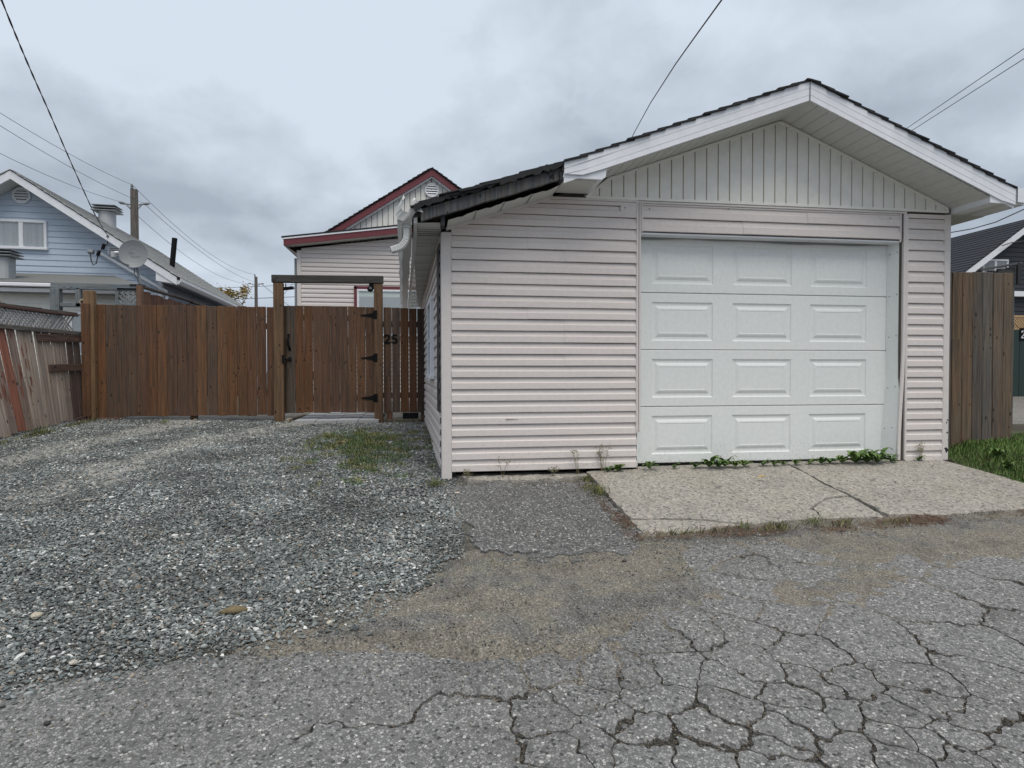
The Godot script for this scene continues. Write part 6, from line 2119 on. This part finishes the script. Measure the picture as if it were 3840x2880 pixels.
func weed(at: Vector3, size: float, n: int, label: String, group: String):
	var t := thing("weed", label, "weed", at, rng.randf() * 0.5, group)
	var tone := Color(0.075, 0.15, 0.035).lerp(Color(0.13, 0.20, 0.05), rng.randf())
	for i in n:
		var a := TAU * i / n + rng.randf_range(-0.3, 0.3)
		var d := Vector3(cos(a), 0, absf(sin(a)) * 0.8 + 0.05).normalized()
		var g := geo()
		leaf_strip(g, Vector3(0, 0.004, 0), d, size * 1.08 * rng.randf_range(0.7, 1.25), size * rng.randf_range(0.18, 0.28), rng.randf_range(0.25, 0.8), jit(tone, 0.25))
		put(g.mesh(), "leaf", M.leaf, t)


func stalk(at: Vector3, h: float, n: int, label: String):
	var t := thing("weed_stalk", label, "weed", at, 0, "weed stalks along the garage foot")
	var st := geo(Color(0.20, 0.17, 0.09))
	var hd := geo(Color(0.24, 0.23, 0.13))
	for i in n:
		var lean := rng.randf_range(-0.35, 0.35)
		var b := Vector3(rng.randf_range(-0.02, 0.02), 0, 0)
		var l := h * rng.randf_range(0.7, 1.0)
		var p := [b, b + Vector3(lean * l * 0.4, l * 0.5, 0.01), b + Vector3(lean * l, l, 0.015)]
		st.tube(p, 0.0022, 5, 0.001)
		for k in 6:
			var u := rng.randf_range(0.4, 1.0)
			var q: Vector3 = p[1].lerp(p[2], (u - 0.4) / 0.6)
			var e := q + Vector3(rng.randf_range(-0.03, 0.03), rng.randf_range(0.0, 0.03), rng.randf_range(-0.01, 0.02))
			st.tube([q, e], 0.0012, 4, 0.0008)
			for r in 4: hd.box(e + Vector3(rng.randfn(0, 0.004), rng.randfn(0, 0.004), rng.randfn(0, 0.003)), Vector3.ONE * rng.randf_range(0.003, 0.006), 0.001)
	put(st.mesh(), "stem", M.leaf, t)
	put(hd.mesh(), "seed_heads", M.leaf, t)


func tuft(at: Vector3, h: float, n: int, label: String):
	var t := thing("grass_tuft", label, "grass tuft", at, 0, "grass tufts")
	var g := geo()
	for i in n:
		var a := rng.randf() * TAU
		var d := Vector3(cos(a), 0, sin(a))
		var r := Vector3(rng.randfn(0, h * 0.5), 0.002, rng.randfn(0, h * 0.5))
		leaf_strip(g, r, d, h * rng.randf_range(0.4, 0.9), h * 0.035, rng.randf_range(0.6, 1.6), Color(0.075, 0.12, 0.035).lerp(Color(0.19, 0.17, 0.05), rng.randf()), 0.0)
	put(g.mesh(), "blades", M.leaf, t)


func small_things():
	# mud flecks thrown up against the foot of the door and the siding
	var xf := []
	var cols := []
	for i in 2600:
		var x := rng.randf_range(0.08, 4.86)
		var y := 0.012 + 0.22 * pow(rng.randf(), 2.2)
		if nz.get_noise_2d(x * 1.7, y * 4) < rng.randf_range(-0.4, 0.35): continue
		var z := 0.0235
		if x > 1.79 and x < 4.35: z = -0.1355
		elif x > 1.70 and x < 4.48: continue
		var s := rng.randf_range(0.0012, 0.0042)
		xf.append(Transform3D(Basis.from_euler(Vector3(0, 0, rng.randf() * TAU)).scaled_local(Vector3(s * 1.4, s, 0.0006)), Vector3(x, y, z)))
		cols.append(Color(0.30, 0.25, 0.19) * rng.randf_range(0.5, 1.2))
	tag(multi("mud_flecks", rock(9), M.stone, xf, cols), "brown mud flecks at the foot of door and siding", "mud", "", "stuff")
	var list := [[-1.10, 2.21, Vector3(0.115, 0.04, 0.05), Color(0.20, 0.165, 0.10), "long brown stone lying on the gravel", 0.15], [-2.01, 2.15, Vector3(0.06, 0.035, 0.05), Color(0.50, 0.48, 0.43), "large pale round stone on the gravel", 0.8], [-1.62, 2.60, Vector3(0.035, 0.02, 0.03), Color(0.55, 0.55, 0.53), "white pebble near the lane's left edge", 0.4], [-0.62, 2.38, Vector3(0.028, 0.018, 0.022), Color(0.60, 0.58, 0.53), "white pebble on the sand by the lane", 0.2], [0.10, 0.40, Vector3(0.05, 0.018, 0.03), Color(0.60, 0.58, 0.52), "flat white stone before the corner post", 0.1], [1.02, 1.83, Vector3(0.03, 0.022, 0.024), Color(0.05, 0.05, 0.05), "black tar lump on the sand", 0.3], [-1.50, 3.0, Vector3(0.022, 0.015, 0.018), Color(0.04, 0.04, 0.045), "black chip on the smooth asphalt", 0.9], [-2.7, 0.3, Vector3(0.10, 0.012, 0.02), Color(0.55, 0.53, 0.48), "pale stick lying on the gravel", 0.5], [3.85, 0.62, Vector3(0.02, 0.014, 0.016), Color(0.05, 0.045, 0.04), "dark pebble on the concrete slab", 0.5]]
	var i := 0
	for s in list:
		var o := put(rock(50 + i, 2), "stone", mat(Color(1, 1, 1), 0.8, M.concrete.albedo_texture, 3.0))
		var y: float = H(s[0], s[1]) + s[2].y * 0.28
		if s[0] > 1.3 and s[1] < 1.3: y = lerpf(-0.02, H(s[0], 1.4) + 0.014, s[1] / 1.4) + s[2].y * 0.3
		o.transform = Transform3D(Basis(Vector3.UP, s[5]).scaled_local(s[2]), Vector3(s[0], y + 0.004, s[1]))
		o.material_override.albedo_color = lin(s[3].r * 2.3, s[3].g * 2.3, s[3].b * 2.3)
		tag(o, s[4], "stone", "single stones")
		i += 1
	for l in [[Vector3(2.72, -0.055, 0.44), 0.032, Color(0.55, 0.36, 0.07), "yellow fallen leaf on the concrete slab"], [Vector3(-1.10, 0.032, -1.93), 0.05, Color(0.52, 0.36, 0.22), "pale tan leaf lying in the turf"], [Vector3(-1.12, -0.16, 0.55), 0.035, Color(0.40, 0.19, 0.07), "orange leaf lying on the gravel"]]:
		var g := geo()
		leaf_strip(g, Vector3(-l[1], 0, 0), Vector3(1, 0, 0.2).normalized(), l[1] * 2, l[1] * 0.6, 0.25, l[2], 2.0)
		leaf_strip(g, Vector3(0, 0.004, 0), Vector3(0.3, 0, 1).normalized(), l[1] * 1.1, l[1] * 0.4, 0.3, l[2], 2.0)
		var o := put(g.mesh(), "fallen_leaf", M.leaf)
		o.position = l[0]
		tag(o, l[3], "leaf", "fallen leaves")
